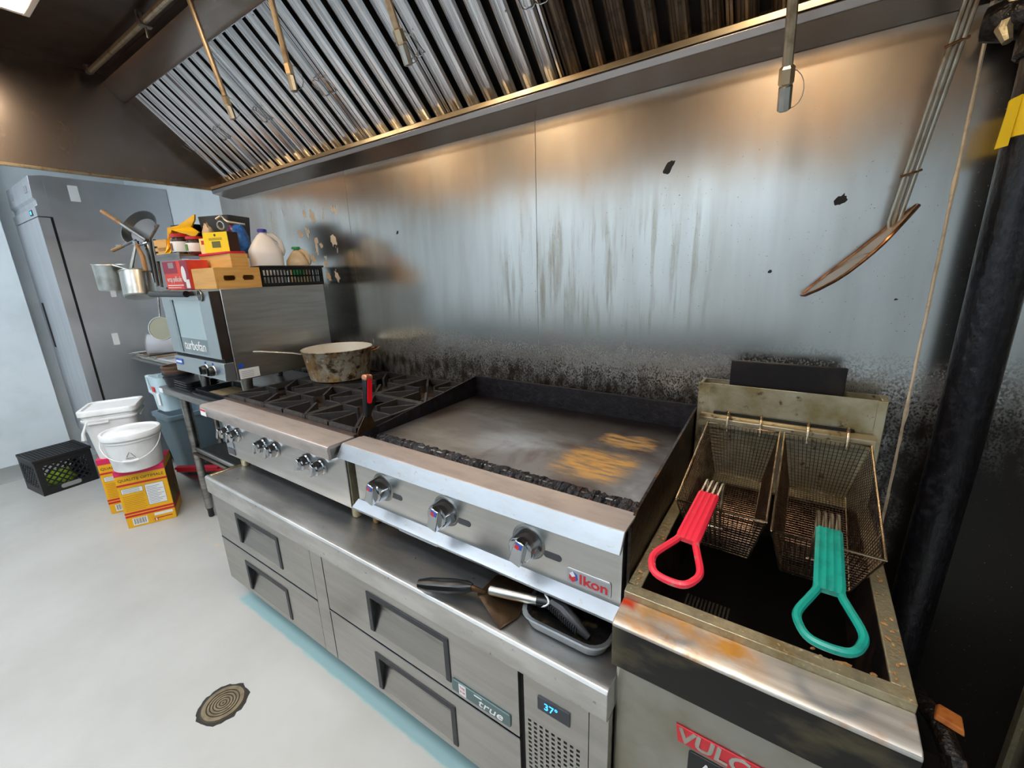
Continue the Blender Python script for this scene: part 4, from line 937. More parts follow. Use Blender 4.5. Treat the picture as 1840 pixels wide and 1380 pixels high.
MB().tube([(OX0-.005, OF-.036, 1.382), (OX1-.13, OF-.036, 1.382)], .014, 12).tube([(OX0+.04, OF, 1.382), (OX0+.04, OF-.036, 1.382)], .010, 8).tube([(OX1-.16, OF, 1.382), (OX1-.16, OF-.036, 1.382)], .010, 8).build('door_handle', BLACKPL, door)
lg = MB().lathe([(0, -.006), (.024, -.006), (.026, -.003), (.026, 0)], (0, 0, 0), 24).xf(Matrix.Translation((OX1-.085, OF-.001, 1.374)) @ Matrix.Rotation(-math.pi/2, 4, 'X')).build('round_emblem', M('emblem_dark', '33373a', .3), door)
MB().tube([(OX1-.085+.024*math.cos(x), OF-.0065, 1.374+.024*math.sin(x)) for x in [i*math.pi/9 for i in range(18)]], .002, 5, closed=True).build('emblem_ring', ALU, lg)
MB().box(OX1-.103, OX1-.067, OF-.0075, OF-.0065, 1.369, 1.379).build('emblem_band', ALU, lg, smooth=0)
MB().box(OX0+.004, OX1-.004, OF+.01, OY0-.001, 1.072, 1.094).build('door_gap', BLACKGAP, ov, smooth=0)
cp = MB().prism([(OY0-.002, .988), (OF-.004, .994), (OF, 1.074), (OY0-.002, 1.074)], 'x', OX0, OX1).build('control_panel', OVENFR, ov, bevel=.002)
for kx in (OX1-.190, OX1-.112):
    kn = MB().lathe([(0, -.024), (.017, -.024), (.021, -.018), (.022, 0), (0, 0)], (0, 0, 0), 20); kn.box(-.004, .004, -.018, .018, -.03, -.02)
    kn.xf(Matrix.Translation((kx, OF-.001, 1.030)) @ Matrix.Rotation(-math.pi/2, 4, 'X')); ko = kn.build('knob', BLACKPL, cp, bevel=.001)
    MB().lathe([(.024, -.003), (.027, 0)], (0, 0, 0), 20).xf(Matrix.Translation((kx, OF-.002, 1.030)) @ Matrix.Rotation(-math.pi/2, 4, 'X')).build('knob_ring', ALU, ko)
for q in ((OX1-.19, 1.063), (OX1-.112, 1.063), (OX1-.05, 1.036)): MB().lathe([(0, -.002), (.006, -.002), (.006, 0)], (0, 0, 0), 10).xf(Matrix.Translation((q[0], OF-.001, q[1])) @ Matrix.Rotation(-math.pi/2, 4, 'X')).build('indicator', BLUEM, cp)
MB().box(OX0+.012, OX0+.095, OF-.0045, OF-.001, 1.030, 1.058).build('brand_sticker', BLUEM, cp, smooth=0)
MB().box(OX0+.02, OX0+.087, OF-.0052, OF-.0043, 1.039, 1.049).build('brand_sticker', WHITEL, cp, smooth=0)
MB().box(OX1-.001, OX1+.001, OY0+.012, OY0+.10, .990, 1.036).build('rating_plate', WHITEL, ov, smooth=0)
MB().box(OX1-.001, OX1+.0008, OY0+.012, OY0+.035, 1.040, 1.062).build('blue_sticker', BLUEM, ov, smooth=0)
for r0 in range(4): MB().box(OX1+.0005, OX1+.0014, OY0+.02, OY0+.075, .998+r0*.008, 1.000+r0*.008).build('rating_print', GREYPR, ov, smooth=0)
for lx in (OX0+.035, OX1-.035):
    for ly in (OY0+.05, OY1-.05): MB().lathe([(.015, 0), (.02, .004), (.026, .128)], (lx, ly, TBZ-.001), 16).build('leg', ALU, ov)

# black trays stacked on the table beneath the oven
for i, (cx, cy, w, dpt, z, h, lb, mt) in enumerate((
        (-1.250, -.53, .39, .22, .8605, .020, 'black baking tray at the bottom of the stack on the table', BLACKPL2),
        (-1.252, -.529, .358, .19, .8643, .032, 'black baking tray with torn brown label under the oven', BLACKPL2),
        (-1.608, -.545, .19, .15, .8600, .055, 'black takeout tub stack beside the black trays', BLACKPL))):
    t = thing('baking_tray' if i < 2 else 'tub_stack', lb, 'tray' if i < 2 else 'tub', (cx, cy, z))
    l = [rr3(cx-w/2, cx+w/2, cy-dpt/2, cy+dpt/2, .02, z+h), rr3(cx-w/2+.006, cx+w/2-.006, cy-dpt/2+.006, cy+dpt/2-.006, .018, z+h), rr3(cx-w/2+.014, cx+w/2-.014, cy-dpt/2+.014, cy+dpt/2-.014, .015, z+.004), rr3(cx-w/2+.010, cx+w/2-.010, cy-dpt/2+.010, cy+dpt/2-.010, .015, z)]
    mb = MB(); n = len(l[0]); mb.add([p for q in l for p in q], [(a*n+j, a*n+(j+1) % n, (a+1)*n+(j+1) % n, (a+1)*n+j) for a in range(3) for j in range(n)]+[tuple(range(2*n, 3*n)), tuple(range(3*n, 4*n))]+[(j, (j+1) % n, 3*n+(j+1) % n, 3*n+j) for j in range(n)])
    mb.build('tray_body', mt, t, smooth=40)
    if i == 2:
        for k in range(4): MB().prism(rrect(cx-w/2-.004, cx+w/2+.004, cy-dpt/2-.004, cy+dpt/2+.004, .02), 'z', z+.012+k*.013, z+.017+k*.013).build('stacked_rim', mt, t)
    if i == 1: MB().box(cx-.02, cx+.13, cy-.085, cy+.03, z+h, z+h+.002).build('paper_label', M('brown_paper', '8a744e', .7), t, smooth=0)
t = thing('brown_tub', 'brown plastic tub stack on the table beside the black tubs', 'tub', (-1.790, -.565, TBZ))
for k in range(4): MB().lathe([(0, 0), (.062, 0), (.07, .05), (.074, .05), (.074, .058), (.064, .058), (.058, .006), (0, .005)], (-1.790, -.565, TBZ+k*.020), 20).build('tub', BROWNTUB if k > 1 else BLACKPL2, t)

# ------------------------------------------------------------------ rack and goods on top of the oven
ZT = OZ1
rk = thing('counter_rack', 'small steel rack standing on the oven top over the red carton', 'rack', (-1.3, -.4, ZT))
sh = MB(); sh.box(-1.64, -1.330, -.590, -.425, 1.556, 1.564); sh.box(-1.70, -1.17, -.425, -.20, 1.556, 1.564)
sh.build('shelf', STEEL_D, rk, smooth=0)
MB().box(-1.64, -1.330, -.594, -.589, 1.542, 1.572).build('shelf_edge', STEEL_D, rk, smooth=0)
for bt, tp_ in ((PW(291, 517, 2.19), PW(277, 431, 2.20)), (PW(284, 514, 2.23), PW(269, 431, 2.24)), (PW(279, 508, 2.28), PW(261, 433, 2.28))):
    bt.z = max(bt.z, ZT); MB().tube([bt, tp_], .0085, 8).build('post', CHROME, rk)
MB().tube([(-1.225, -.21, ZT), (-1.225, -.21, 1.558)], .0065, 8).build('post', CHROME, rk)
MB().tube([(-1.505, -.62, ZT+.007), (-1.505, -.19, ZT+.007)], .006, 8).build('bottom_bar', CHROME, rk)

def carton(name, label, c, d, rz, mats, cat='box', z=None):
    """box with local front -y; returns (root, matrix)"""
    t = thing(name, label, cat, (c[0], c[1], c[2]))
    MT = Matrix.Translation(c) @ Matrix.Rotation(rz, 4, 'Z')
    MB().box(-d[0]/2, d[0]/2, -d[1]/2, d[1]/2, 0, d[2]).xf(MT).build('carton_body', mats, t, bevel=.0015)
    return t, MT
def decal(t, MT, x0, x1, z0, z1, y, mat, name='print', nrm='-y', th=.0006):
    mb = MB()
    if nrm == '-y': mb.box(x0, x1, y-th, y+.0005, z0, z1)
    elif nrm == '+x': mb.box(y-.0005, y+th, x0, x1, z0, z1)
    else: mb.box(x0, x1, z0, z1, y-.0005, y+th)
    return mb.xf(MT).build(name, mat, t, smooth=0)
# red carton
t, MT = carton('wrap_carton', 'red printed plastic wrap carton under the steel rack', (-1.352, -.572, ZT), (.272, .088, .132), .02, CARTRED)
decal(t, MT, -.136, .02, .075, .131, -.044, CARTRED2); decal(t, MT,   .06, .136, .0, .131, -.044, CARTRED2)
text('print', 'wrap pellicule', .036, MT @ FRONT((-.03, -.0452, .048)), WHITEL, t, .0002, .82)
decal(t, MT, -.12, .06, .018, .022, -.044, WHITEL); decal(t, MT, -.12, .03, .008, .011, -.044, WHITEL); decal(t, MT, -.07, -.01, .10, .125, -.0445, GREYPR)
MB().lathe([(0, -.001), (.028, -.001), (.028, .0004)], (0, 0, 0), 20).xf(MT @ Matrix.Translation((.085, -.045, .07)) @ Matrix.Rotation(math.pi/2, 4, 'X') @ Matrix.Diagonal((.8, 1.3, 1, 1))).build('print', WHITEL, t)
decal(t, MT, .092, .13, .006, .045, -.0448, WHITEL)
def tray_box(name, label, x0, x1, y0, y1, z0, z1, holes=None, lid=None, rz=0):
    t = thing(name, label, 'box', ((x0+x1)/2, (y0+y1)/2, z0)); th = .009; S = []
    c0 = Vector(((x0+x1)/2, (y0+y1)/2, 0)); MT = Matrix.Translation(c0) @ Matrix.Rotation(rz, 4, 'Z') @ Matrix.Translation(-c0)
    MB().box(x0, x1, y0, y1, z0, z0+.006).xf(MT).build('bottom_board', BAMBOO, t, smooth=0)
    MB().box(x0, x1, y0, y0+th, z0+.006, z1).xf(MT).build('side_board', BAMBOO, t, bevel=.001)
    MB().box(x0, x1, y1-th, y1, z0+.006, z1).xf(MT).build('side_board', BAMBOO, t, bevel=.001)
    MB().box(x0, x0+th, y0+th, y1-th, z0+.006, z1).xf(MT).build('end_board', BAMBOO, t, bevel=.001)
    if holes:
        ys = [y0+th]+[v for h in holes for v in h]+[y1-th]; mb = MB(); zc = (z0+z1)/2; hh = .011
        mb.box(x1-th, x1, y0+th, y1-th, z0+.006, zc-hh); mb.box(x1-th, x1, y0+th, y1-th, zc+hh, z1)
        for k in range(0, len(ys), 2): mb.box(x1-th, x1, ys[k], ys[k+1], zc-hh, zc+hh)
        for a, b in holes:     # rounded slot ends
            for yy, sg in ((a, 1), (b, -1)):
                mb.prism([(yy, zc-hh)]+[(yy+sg*hh*(1-math.cos(x)), zc+hh*math.sin(x)) for x in [math.radians(v) for v in (-90, -60, -30, 0)]][1:]+[(yy, zc)], 'x', x1-th, x1)
                mb.prism([(yy, zc+hh)]+[(yy+sg*hh*(1-math.cos(x)), zc+hh*math.sin(x)) for x in [math.radians(v) for v in (90, 60, 30, 0)]][1:]+[(yy, zc)], 'x', x1-th, x1)
        mb.xf(MT).build('slotted_board', BAMBOO, t, smooth=0)
    else: MB().box(x1-th, x1, y0+th, y1-th, z0+.006, z1).xf(MT).build('end_board', BAMBOO, t, bevel=.001)
    return t
tray_box('bamboo_box', 'bamboo box with two slotted hand holes at the oven edge', -1.205, -.976, -.605, -.412, ZT, 1.490, [(-.572, -.520), (-.492, -.440)])
stf = MB(); rnd = random.Random(9); 
vs = []; nx, ny = 9, 7
for i in range(nx):
    for j in range(ny): vs.append((-1.19+.20*i/(nx-1), -.592+.165*j/(ny-1), 1.477+rnd.uniform(0, .014)))
stf.add(vs, [(i*ny+j, (i+1)*ny+j, (i+1)*ny+j+1, i*ny+j+1) for i in range(nx-1) for j in range(ny-1)])
stf.add([(-1.19, -.592, 1.406), (-.99, -.592, 1.406), (-.99, -.427, 1.406), (-1.19, -.427, 1.406)], [(0, 1, 2, 3)])
tag(stf.build('plastic_bag', CLEARBAG, smooth=80), 'crumpled tan plastic bag filling the slotted bamboo box', 'bag')
tray_box('bamboo_tray', 'shallow bamboo tray stacked above the slotted box', -1.322, -1.005, -.515, -.440, 1.490, 1.552)
tag(MB().prism(rrect(-1.326, -1.02, -.522, -.433, .02), 'z', 1.5515, 1.562).build('red_lid', M('red_lid_plastic', 'd0203a', .35), bevel=.003), 'flat red plastic lid lying on the bamboo tray', 'lid')
# black basket
def black_basket(label, x0, x1, y0, y1, z0, z1):
    t = thing('plastic_basket', label, 'basket', ((x0+x1)/2, (y0+y1)/2, z0)); th = .004
    MB().box(x0, x1, y0, y1, z0, z0+.004).build('base', BLACKPL, t, smooth=0)
    def wall(fixed, a, b, ax):
        n = int((b-a)/.0165); p = (b-a)/n; mb = MB(); us = []
        for k in range(n): us += [a+p*k, a+p*k+.005]
        def bx(u0, u1, w0, w1):
            if ax == 'x': mb.box(fixed-th/2, fixed+th/2, u0, u1, w0, w1)
            else: mb.box(u0, u1, fixed-th/2, fixed+th/2, w0, w1)
        h = z1-z0
        bx(a, b, z0+.004, z0+.016); bx(a, b, z0+h*.48, z0+h*.56); bx(a, b, z1-.016, z1)
        for k in range(n): bx(a+p*k, a+p*k+.006, z0+.016, z1-.016)
        bx(b-.006, b, z0+.016, z1-.016)
        return mb.build('slotted_side', BLACKPL, t, smooth=0)
    wall(x1, y0, y1, 'x'); wall(x0, y0, y1, 'x'); wall(y0, x0, x1, 'y'); wall(y1, x0, x1, 'y')
    MB().tube([(x0-.004, y0-.004, z1), (x1+.004, y0-.004, z1), (x1+.004, y1+.004, z1), (x0-.004, y1+.004, z1)], .006, 6, closed=True).build('rim', BLACKPL, t)
black_basket('black slotted plastic basket holding two jugs on the oven', -1.20, -.985, -.4015, -.088, ZT, 1.492)
def jug(label, c, w, dpt, h, mat, cap, caprgb, sticker=None, cat='jug', rz=.3):
    t = thing('plastic_jug', label, cat, c)
    prof = [(0, .92), (.01, 1), (.56, 1), (.64, .97), (.80, .62), (.90, .36), (.93, .22), (.97, .20), (.97, .0)]
    mb = MB(); vs = []; n = 20; MT = Matrix.Translation(c) @ Matrix.Rotation(rz, 4, 'Z')
    for k, s in prof:
        for j in range(n):
            x = 2*math.pi*j/n; cs, sn = math.cos(x), math.sin(x); pw = .55 if s > .4 else 1
            vs.append(MT @ Vector((w/2*s*math.copysign(abs(cs)**pw, cs)*(1 if s > .3 else 1), dpt/2*s*math.copysign(abs(sn)**pw, sn), h*k)))
    k = len(prof)
    mb.add(vs, [tuple(range(n))[::-1]]+[(i*n+j, i*n+(j+1) % n, (i+1)*n+(j+1) % n, (i+1)*n+j) for i in range(k-1) for j in range(n)])
    mb.build('bottle', mat, t, smooth=60)
    MB().lathe([(0, .955*h), (.021, .955*h), (.021, h), (.019, h+.003), (0, h+.003)], c, 16).build('cap', cap, t)
    hx = w/2
    MB().tube([MT @ Vector(p) for p in ((hx*.25, 0, h*.90), (hx*.55, 0, h*.90), (hx*.92, 0, h*.80), (hx*1.02, 0, h*.62), (hx*.9, 0, h*.55))], [.012, .013, .013, .013, .012], 8).build('grip', mat, t)
    if sticker: 
        mb = MB(); mb.prism(rrect(-.028, .028, h*.2, h*.48, .02), 'y', -dpt/2-.0012, -dpt/2+.002); mb.xf(MT); mb.build('label', sticker, t)
    return t
jug('large milky white jug with blue cap in the black basket', (-1.085, -.315, ZT+.004), .150, .150, .265, JUGW, BLUECAP, None, rz=1.1)
jug('smaller tan jug with green cap in the black basket', (-1.060, -.170, ZT+.004), .105, .105, .185, JUGT, GREENP, None, GREENP, rz=.9)
# on the rack shelf and tray
t, MT = carton('tea_carton', 'yellow card carton with barcode lying on the red lid', (-1.150, -.478, 1.562), (.150, .055, .090), .30, YELBRIGHT)
decal(t, MT, -.026, .026, .022, .050, -.0275, M('barcode_grey', '6a6a3a', .6)); decal(t, MT, -.04, .04, .062, .064, -.0275, DARKPR); decal(t, MT, -.04, .04, .056, .058, -.0275, DARKPR)
decal(t, MT, -.0275, .0275, .0, .090, .075, M('brown_carton_end', '3a2216', .6), nrm='+x')
MB().lathe([(0, -.0006), (.006, -.0006), (.006, .0004)], (0, 0, 0), 12).xf(MT @ Matrix.Translation((0, -.0278, .077)) @ Matrix.Rotation(math.pi/2, 4, 'X')).build('print', DARKPR, t)
for (cx, cy, z0, lb, h) in ((-1.424, -.546, 1.564, 'taller glass jar with red lid and white label on the rack', .098), (-1.346, -.512, 1.564, 'shorter glass jar with red lid beside the taller jar', .082)):
    t = thing('glass_jar', lb, 'jar', (cx, cy, z0), 'jars on the steel rack')
    MB().lathe([(0, 0), (.034, 0), (.038, .006), (.038, h*.74), (.032, h*.82), (.032, h*.86)], (cx, cy, z0), 20).build('jar', GLASS_TXT, t)
    MB().lathe([(.0385, h*.14), (.0388, h*.15), (.0388, h*.62), (.0385, h*.63)], (cx, cy, z0), 20, cap=False).build('label', WHITEL, t)
    MB().box(cx-.012, cx+.012, cy-.0402, cy-.038, z0+h*.2, z0+h*.55).build('label_print', M('jar_print_'+lb[:3], '7a4a3a' if h > .09 else '5a8a3a', .5), t, smooth=0)
    MB().lathe([(.035, h*.84), (.036, h*.85), (.036, h*.99), (.034, h), (0, h)], (cx, cy, z0), 20).build('lid', M('jar_lid_red', 'c42a2a', .35), t)
t = thing('slotted_wood_block', 'slotted light wood block at the end of the steel rack', 'box', (-1.60, -.53, 1.564))
WM = Matrix.Translation((-1.585, -.525, 1.564)) @ Matrix.Rotation(.15, 4, 'Z'); mb = MB()
for q in ((-.055, .055, -.055, .055, 0, .016), (-.055, .055, -.055, .055, .026, .042), (-.055, .055, -.055, .055, .052, .080), (-.028, .055, -.055, .055, .016, .052), (-.055, -.028, -.02, .055, .016, .052)): mb.box(*q)
mb.xf(WM).build('block', BAMBOO, t, smooth=0)
def crumple(name, label, c, r, mat, seed, cat='bag', sx=(1, 1, 1), spikes=.35, floor=-9):
    rnd = random.Random(seed); mb = MB(); vs = []; n, k = 14, 9
    for i in range(k+1):
        th = math.pi*i/k
        for j in range(n):
            ph = 2*math.pi*j/n; rr_ = r*(1+rnd.uniform(-spikes, spikes))
            d = Vector((math.sin(th)*math.cos(ph), math.sin(th)*math.sin(ph), math.cos(th)))
            vs.append(Vector(c)+Vector((d.x*rr_*sx[0], d.y*rr_*sx[1], max(d.z*rr_*sx[2], -r*sx[2]*.75 if floor < 0 else floor-c[2]))))
    mb.add(vs, [(i*n+j, i*n+(j+1) % n, (i+1)*n+(j+1) % n, (i+1)*n+j) for i in range(k) for j in range(n)])
    return tag(mb.build(name, mat, smooth=50), label, cat)
# yellow bag: a torn, stiff film bag with a peak, one tail hanging over the wood block
yp = [(300, 409), (316, 406), (332, 402), (343, 391), (349, 385), (349, 395), (343, 408), (357, 417), (350, 426), (334, 421), (314, 422), (307, 432), (307, 440), (308, 452), (303, 458), (296, 456), (303, 446), (301, 430)]
rnd = random.Random(17); n = len(yp); dv = Vector((-.75, .66, 0))
tail = [b > 429 and a < 322 for a, b in yp]
fr_ = [PW(a, b, (2.085 if tl else 2.205)+rnd.uniform(-.008, .008)) for (a, b), tl in zip(yp, tail)]
bk = [p+dv*(.006 if tl else .018) for p, tl in zip(fr_, tail)]; ctr = PW(308, 413, 2.16)
yb = MB()
yb.add(fr_+bk+[ctr, ctr+dv*.05], [(i, (i+1) % n, 2*n) for i in range(n)]+[(n+(i+1) % n, n+i, 2*n+1) for i in range(n)]+[(i, n+i, n+(i+1) % n, (i+1) % n) for i in range(n)])
tag(yb.build('snack_bag', YELBAG, smooth=25), 'torn yellow snack bag draped over the wood block', 'bag')
crumple('blue_snack_bag', 'shiny blue crumpled snack bag behind the yellow carton', (-1.195, -.368, 1.628), .050, BLUEBAG, 4, sx=(.75, .75, 1.4), spikes=.12, floor=1.5635)
crumple('tan_bag', 'cloudy tan plastic bag between the jars and the yellow carton', (-1.445, -.405, 1.634), .058, CLEARBAG, 8, sx=(.5, .5, 1.5), spikes=.12, floor=1.5635)
crumple('purple_packet', 'purple foil packet behind the yellow carton', (-1.30, -.35, 1.632), .060, PURPLE, 12, sx=(.95, .55, 1.25), spikes=.1, floor=1.5635)
t, MT = carton('spice_box', 'small cream and yellow printed box beside the yellow carton', (-1.262, -.487, 1.562), (.055, .05, .070), .3, M('cream_card', 'ecd88a', .5)); decal(t, MT, -.015, .02, .042, .060, -.025, REDBAND)
t = thing('metal_clip_tool', 'steel kitchen clamp lying on the purple packet', 'tool', PW(405, 405, 2.08))
MB().tube(cr([PW(388, 394, 2.08), PW(398, 389, 2.08), PW(408, 398, 2.07), PW(425, 401, 2.08), PW(440, 404, 2.09)], 3), .006, 8).build('arm', ALU, t)
rc = PW(397, 405, 2.07); MB().tube([rc+RT*(.016*math.cos(a))+Vector((0, 0, .018*math.sin(a))) for a in [i*math.pi/6 for i in range(12)]], .005, 6, closed=True).build('ring', ALU, t)
# dark containers at the back of the rack
def bin_(name, label, c, w, dpt, h, rz, mat, tilt=0):
    t = thing(name, label, 'container', c); MT = Matrix.Translation(c) @ Matrix.Rotation(rz, 4, 'Z') @ Matrix.Rotation(tilt, 4, 'X')
    mb = MB(); l = []
    for s, z in ((.82, 0), (1, h), (.96, h), (.78, .006)): l.append([MT @ Vector((x*s, y*s, z)) for x, y in rrect(-w/2, w/2, -dpt/2, dpt/2, .015, 3)])
    n = len(l[0]); mb.add([p for q in l for p in q], [(a*n+j, a*n+(j+1) % n, (a+1)*n+(j+1) % n, (a+1)*n+j) for a in range(3) for j in range(n)]+[tuple(range(n))[::-1], tuple(range(3*n, 4*n))])
    mb.build('container_body', mat, t, smooth=40); return t
GREYD = M('charcoal_plastic', '3a3d3e', .35)
bin_('charcoal_container', 'charcoal plastic container tipped on its side behind the yellow bag', (-1.48, -.30, 1.5640), .20, .15, .20, .35, GREYD, 0)
bin_('black_container', 'black plastic container at the back left of the rack', (-1.648, -.392, 1.5640), .16, .14, .165, .25, BLACKPL)
# pans and tools hanging off the rack's left side
def ladle_pot(label, c, r, h, tilt, rz, mat):
    t = thing('hanging_pot', label, 'pot', (c[0], c[1], c[2]), 'small pots hanging beside the oven')
    MT = Matrix.Translation(c) @ Matrix.Rotation(rz, 4, 'Z') @ Matrix.Rotation(tilt, 4, 'Y')
    MB().lathe([(0, 0), (r*.88, 0), (r*.95, .006), (r, h), (r*1.05, h+.003), (r*1.03, h+.006), (r*.96, h), (r*.9, .010), (0, .006)], (0, 0, 0), 28).xf(MT).build('pot_body', mat, t)
    return t, MT
hk = PW(245, 437, 2.26)
pp = PW(206, 522, 2.36); t, MT = ladle_pot('dented aluminium pot hanging beside the fridge panel, left of its twin', pp, .068, .135, .06, 0, ALU)
MB().tube([MT @ Vector((.066, .0, .132)), MT @ Vector((.085, 0, .138)), PW(236, 486, 2.27), hk+Vector((-.006, 0, -.005))], [.006, .008, .011, .008], 8).build('handle', ALU, t)
pp = PW(253, 534, 2.30); t, MT = ladle_pot('worn aluminium pot tilted against the rack, right of its twin', pp, .074, .13, -.28, -.5, ALU)
MB().tube([MT @ Vector((.03, .03, .13)), PW(262, 484, 2.24), PW(256, 460, 2.24), hk+Vector((.008, -.004, -.005))], [.006, .011, .012, .008], 8).build('handle', WOODH, t)
t = thing('wall_hook', 'small steel hook carrying the two hanging pots', 'hook', hk)
MB().tube([hk+Vector((-.02, 0, -.012)), hk+Vector((0, 0, -.02)), hk+Vector((.02, 0, -.012)), PW(266, 436, 2.24), PW(270, 437, 2.24)], .006, 8).build('hook_bar', CHROME, t)
MB().lathe([(0, -.014), (.014, -.01), (.016, .01), (0, .016)], hk, 10).build('hook_plate', CHROME, t)
def spoon(name, label, a, b, mat, r0, r1, cat='utensil', head=None):
    t = thing(name, label, cat, a); a = Vector(a); b = Vector(b)
    MB().tube([a, a+(b-a)*.45], [r0, r0*.9], 8).build('handle', mat, t); MB().tube([a+(b-a)*.42, b], [r1, r1], 8).build('shaft', STEEL_D, t); return t
def off_(u, v, y): return at(u, v, 'y', y)
p0 = PW(184, 380, 2.36); p1 = PW(264, 432, 2.22); spoon('wooden_handled_spatula', 'spatula with brown wooden handle leaning out over the fridge side', p0, p1, WOODH, .012, .010)
p0 = PW(203, 450, 2.34); p1 = PW(244, 432, 2.27); spoon('wooden_handled_brush', 'short wooden handle sticking out below the long spatula', p0, p1, WOODH, .010, .007)
c = PW(258, 414, 2.41); t = thing('hanging_frying_pan', 'grey frying pan hanging tilted behind the tool handles', 'pan', c)
MT = Matrix.Translation(c) @ Matrix.Rotation(.5, 4, 'Z') @ Matrix.Rotation(math.radians(62), 4, 'X')
MB().lathe([(0, 0), (.075, 0), (.105, .03), (.108, .03), (.078, -.003), (0, -.003)], (0, 0, 0), 28).xf(MT).build('pan_body', GREYD, t)
MB().tube([MT @ Vector((.10, 0, .028)), MT @ Vector((.13, 0, .04)), PW(263, 441, 2.28)], .007, 8).build('pan_handle', STEEL_D, t)
c = PW(290, 590, 2.28); t = thing('round_strainer', 'round mesh strainer hanging beside the oven door', 'strainer', c)
MT = Matrix.Translation(c) @ Matrix.Rotation(.75, 4, 'Z') @ Matrix.Rotation(math.radians(80), 4, 'X')
MB().lathe([(.060, 0), (.048, -.03), (.025, -.045), (0, -.05)], (0, 0, 0), 24).xf(MT).build('mesh_bowl', M('strainer_mesh', '8f8c78', .45, .7), t)
MB().tube([MT @ Vector((.061*math.cos(x), .061*math.sin(x), 0)) for x in [i*math.pi/12 for i in range(24)]], .0035, 6, closed=True).build('rim', ALU, t)
MB().tube([MT @ Vector((0, .06, 0)), MT @ Vector((.003, .19, -.004)), (-1.530, -.53, 1.409), (-1.503, -.53, 1.414)], .0045, 7).build('handle', STEEL_D, t)

# ------------------------------------------------------------------ back table, bin and odds beside the fridge
t = thing('side_table', 'narrow steel side table between the fridge and the work table', 'table', (-2.4, -.24, 0))
MB().prism([(-.46, .885), (-.475, .893), (-.478, .903), (-.475, .912), (-.46, .918), (-.02, .918), (-.02, .885)], 'x', -2.93, -1.90).build('table_top', TABLEST, t)
for lx, ly in ((-2.375, -.370), (-1.97, -.370), (-2.34, -.08), (-1.97, -.08)):
    MB().lathe([(.014, .075), (.016, .08), (.016, .886)], (lx, ly, 0), 12).build('leg', STEEL_D, t)
    MB().lathe([(0, -.012), (.03, -.012), (.034, -.008), (.034, .008), (.03, .012), (0, .012)], (0, 0, 0), 16).xf(Matrix.Translation((lx, ly, .034)) @ Matrix.Rotation(math.pi/2, 4, 'Y')).build('caster_wheel', RUBBER, t)
    MB().box(lx-.018, lx+.018, ly-.012, ly+.012, .066, .078).build('caster_plate', STEEL_D, t, smooth=0)
MB().box(-2.45, -1.93, -.50, -.05, .108, .118).build('under_shelf', TABLEST, t, bevel=.002)
ra = at(317, 847, 'z', .14); rb = at(396, 845, 'z', .14); rd = (rb-ra).normalized(); rn = Vector((-rd.y, rd.x, 0))
def strip(name, z0, z1, k0, k1, wd, mat, label, cat):
    a = ra+rd*k0; b = ra+rd*k1; mb = MB(); q = [a, b, b+rn*wd, a+rn*wd]
    mb.hexa([Vector((p.x, p.y, z0)) for p in q]+[Vector((p.x, p.y, z1)) for p in q]); return tag(mb.build(name, mat, bevel=.003), label, cat)
strip('grey_tray', .1180, .132, .08, .36, .05, GREYD, 'dark grey tray flat on the low shelf beneath the red strips', 'tray')
strip('plastic_strip', .1325, .150, .0, .33, .045, M('red_board_0', 'd02a35', .45), 'lower red plastic strip on the low shelf by the floor', 'strip')
strip('plastic_strip', .1505, .168, -.01, .30, .040, M('red_board_1', 'd83040', .45), 'upper red plastic strip on the low shelf by the floor', 'strip')
t = thing('utensil_tray', 'white plastic tray of utensils on the side table', 'tray', (-2.35, -.33, .918))
l = [rr3(-2.83, -1.95, -.50, -.20, .03, .958), rr3(-2.82, -1.96, -.49, -.21, .03, .958), rr3(-2.76, -2.0, -.46, -.24, .03, .923), rr3(-2.77, -1.99, -.465, -.235, .03, .9178)]
mb = MB(); n = len(l[0]); mb.add([p for q in l for p in q], [(a*n+j, a*n+(j+1) % n, (a+1)*n+(j+1) % n, (a+1)*n+j) for a in range(3) for j in range(n)]+[tuple(range(2*n, 3*n)), tuple(range(3*n, 4*n))]+[(j, (j+1) % n, 3*n+(j+1) % n, 3*n+j) for j in range(n)])
mb.build('tray_body', WHITEP, t, smooth=40)
rnd = random.Random(21)
for k in range(9):
    x = -2.735+k*.052; y = -.505+rnd.uniform(-.012, .006); a = math.pi/2+rnd.uniform(-.05, .05); L_ = rnd.uniform(.33, .36)
    t = thing('table_utensil', ('steel spoon', 'black-handled spoon', 'grey steel ladle', 'wooden-handled spoon')[k % 4]+' lying in the heap of utensils in the white tray', 'utensil', (x, y, .93), 'utensils in the white tray')
    d = Vector((math.cos(a), math.sin(a), 0)); p = Vector((x, y, .9612))
    MB().tube([p, p+d*L_*.5, p+d*L_], [.004, .005, .004], 6).build('handle', [ALU, BLACKPL, STEEL_D, WOODH][k % 4], t)
    MB().lathe([(0, -.006), (.014, -.002), (.016, .002), (0, .004)], (0, 0, 0), 10).xf(Matrix.Translation(p) @ Matrix.Rotation(a, 4, 'Z') @ Matrix.Diagonal((1.4, 1, 1, 1))).build('head', ALU, t)
c = Vector((-2.47, -.40, 1.0300)); t = thing('measuring_cup', 'clear plastic measuring jug lying on its side on the utensils', 'jug', c)
MT = Matrix.Translation(c) @ Matrix.Rotation(-.5, 4, 'Z') @ Matrix.Rotation(math.radians(84), 4, 'X')
MB().lathe([(.0, -.10), (.05, -.10), (.054, -.095), (.066, .08), (.072, .085), (.069, .086), (.063, .08), (.050, -.092), (0, -.094)], (0, 0, 0), 24).xf(MT).build('cup', CLEARW, t)
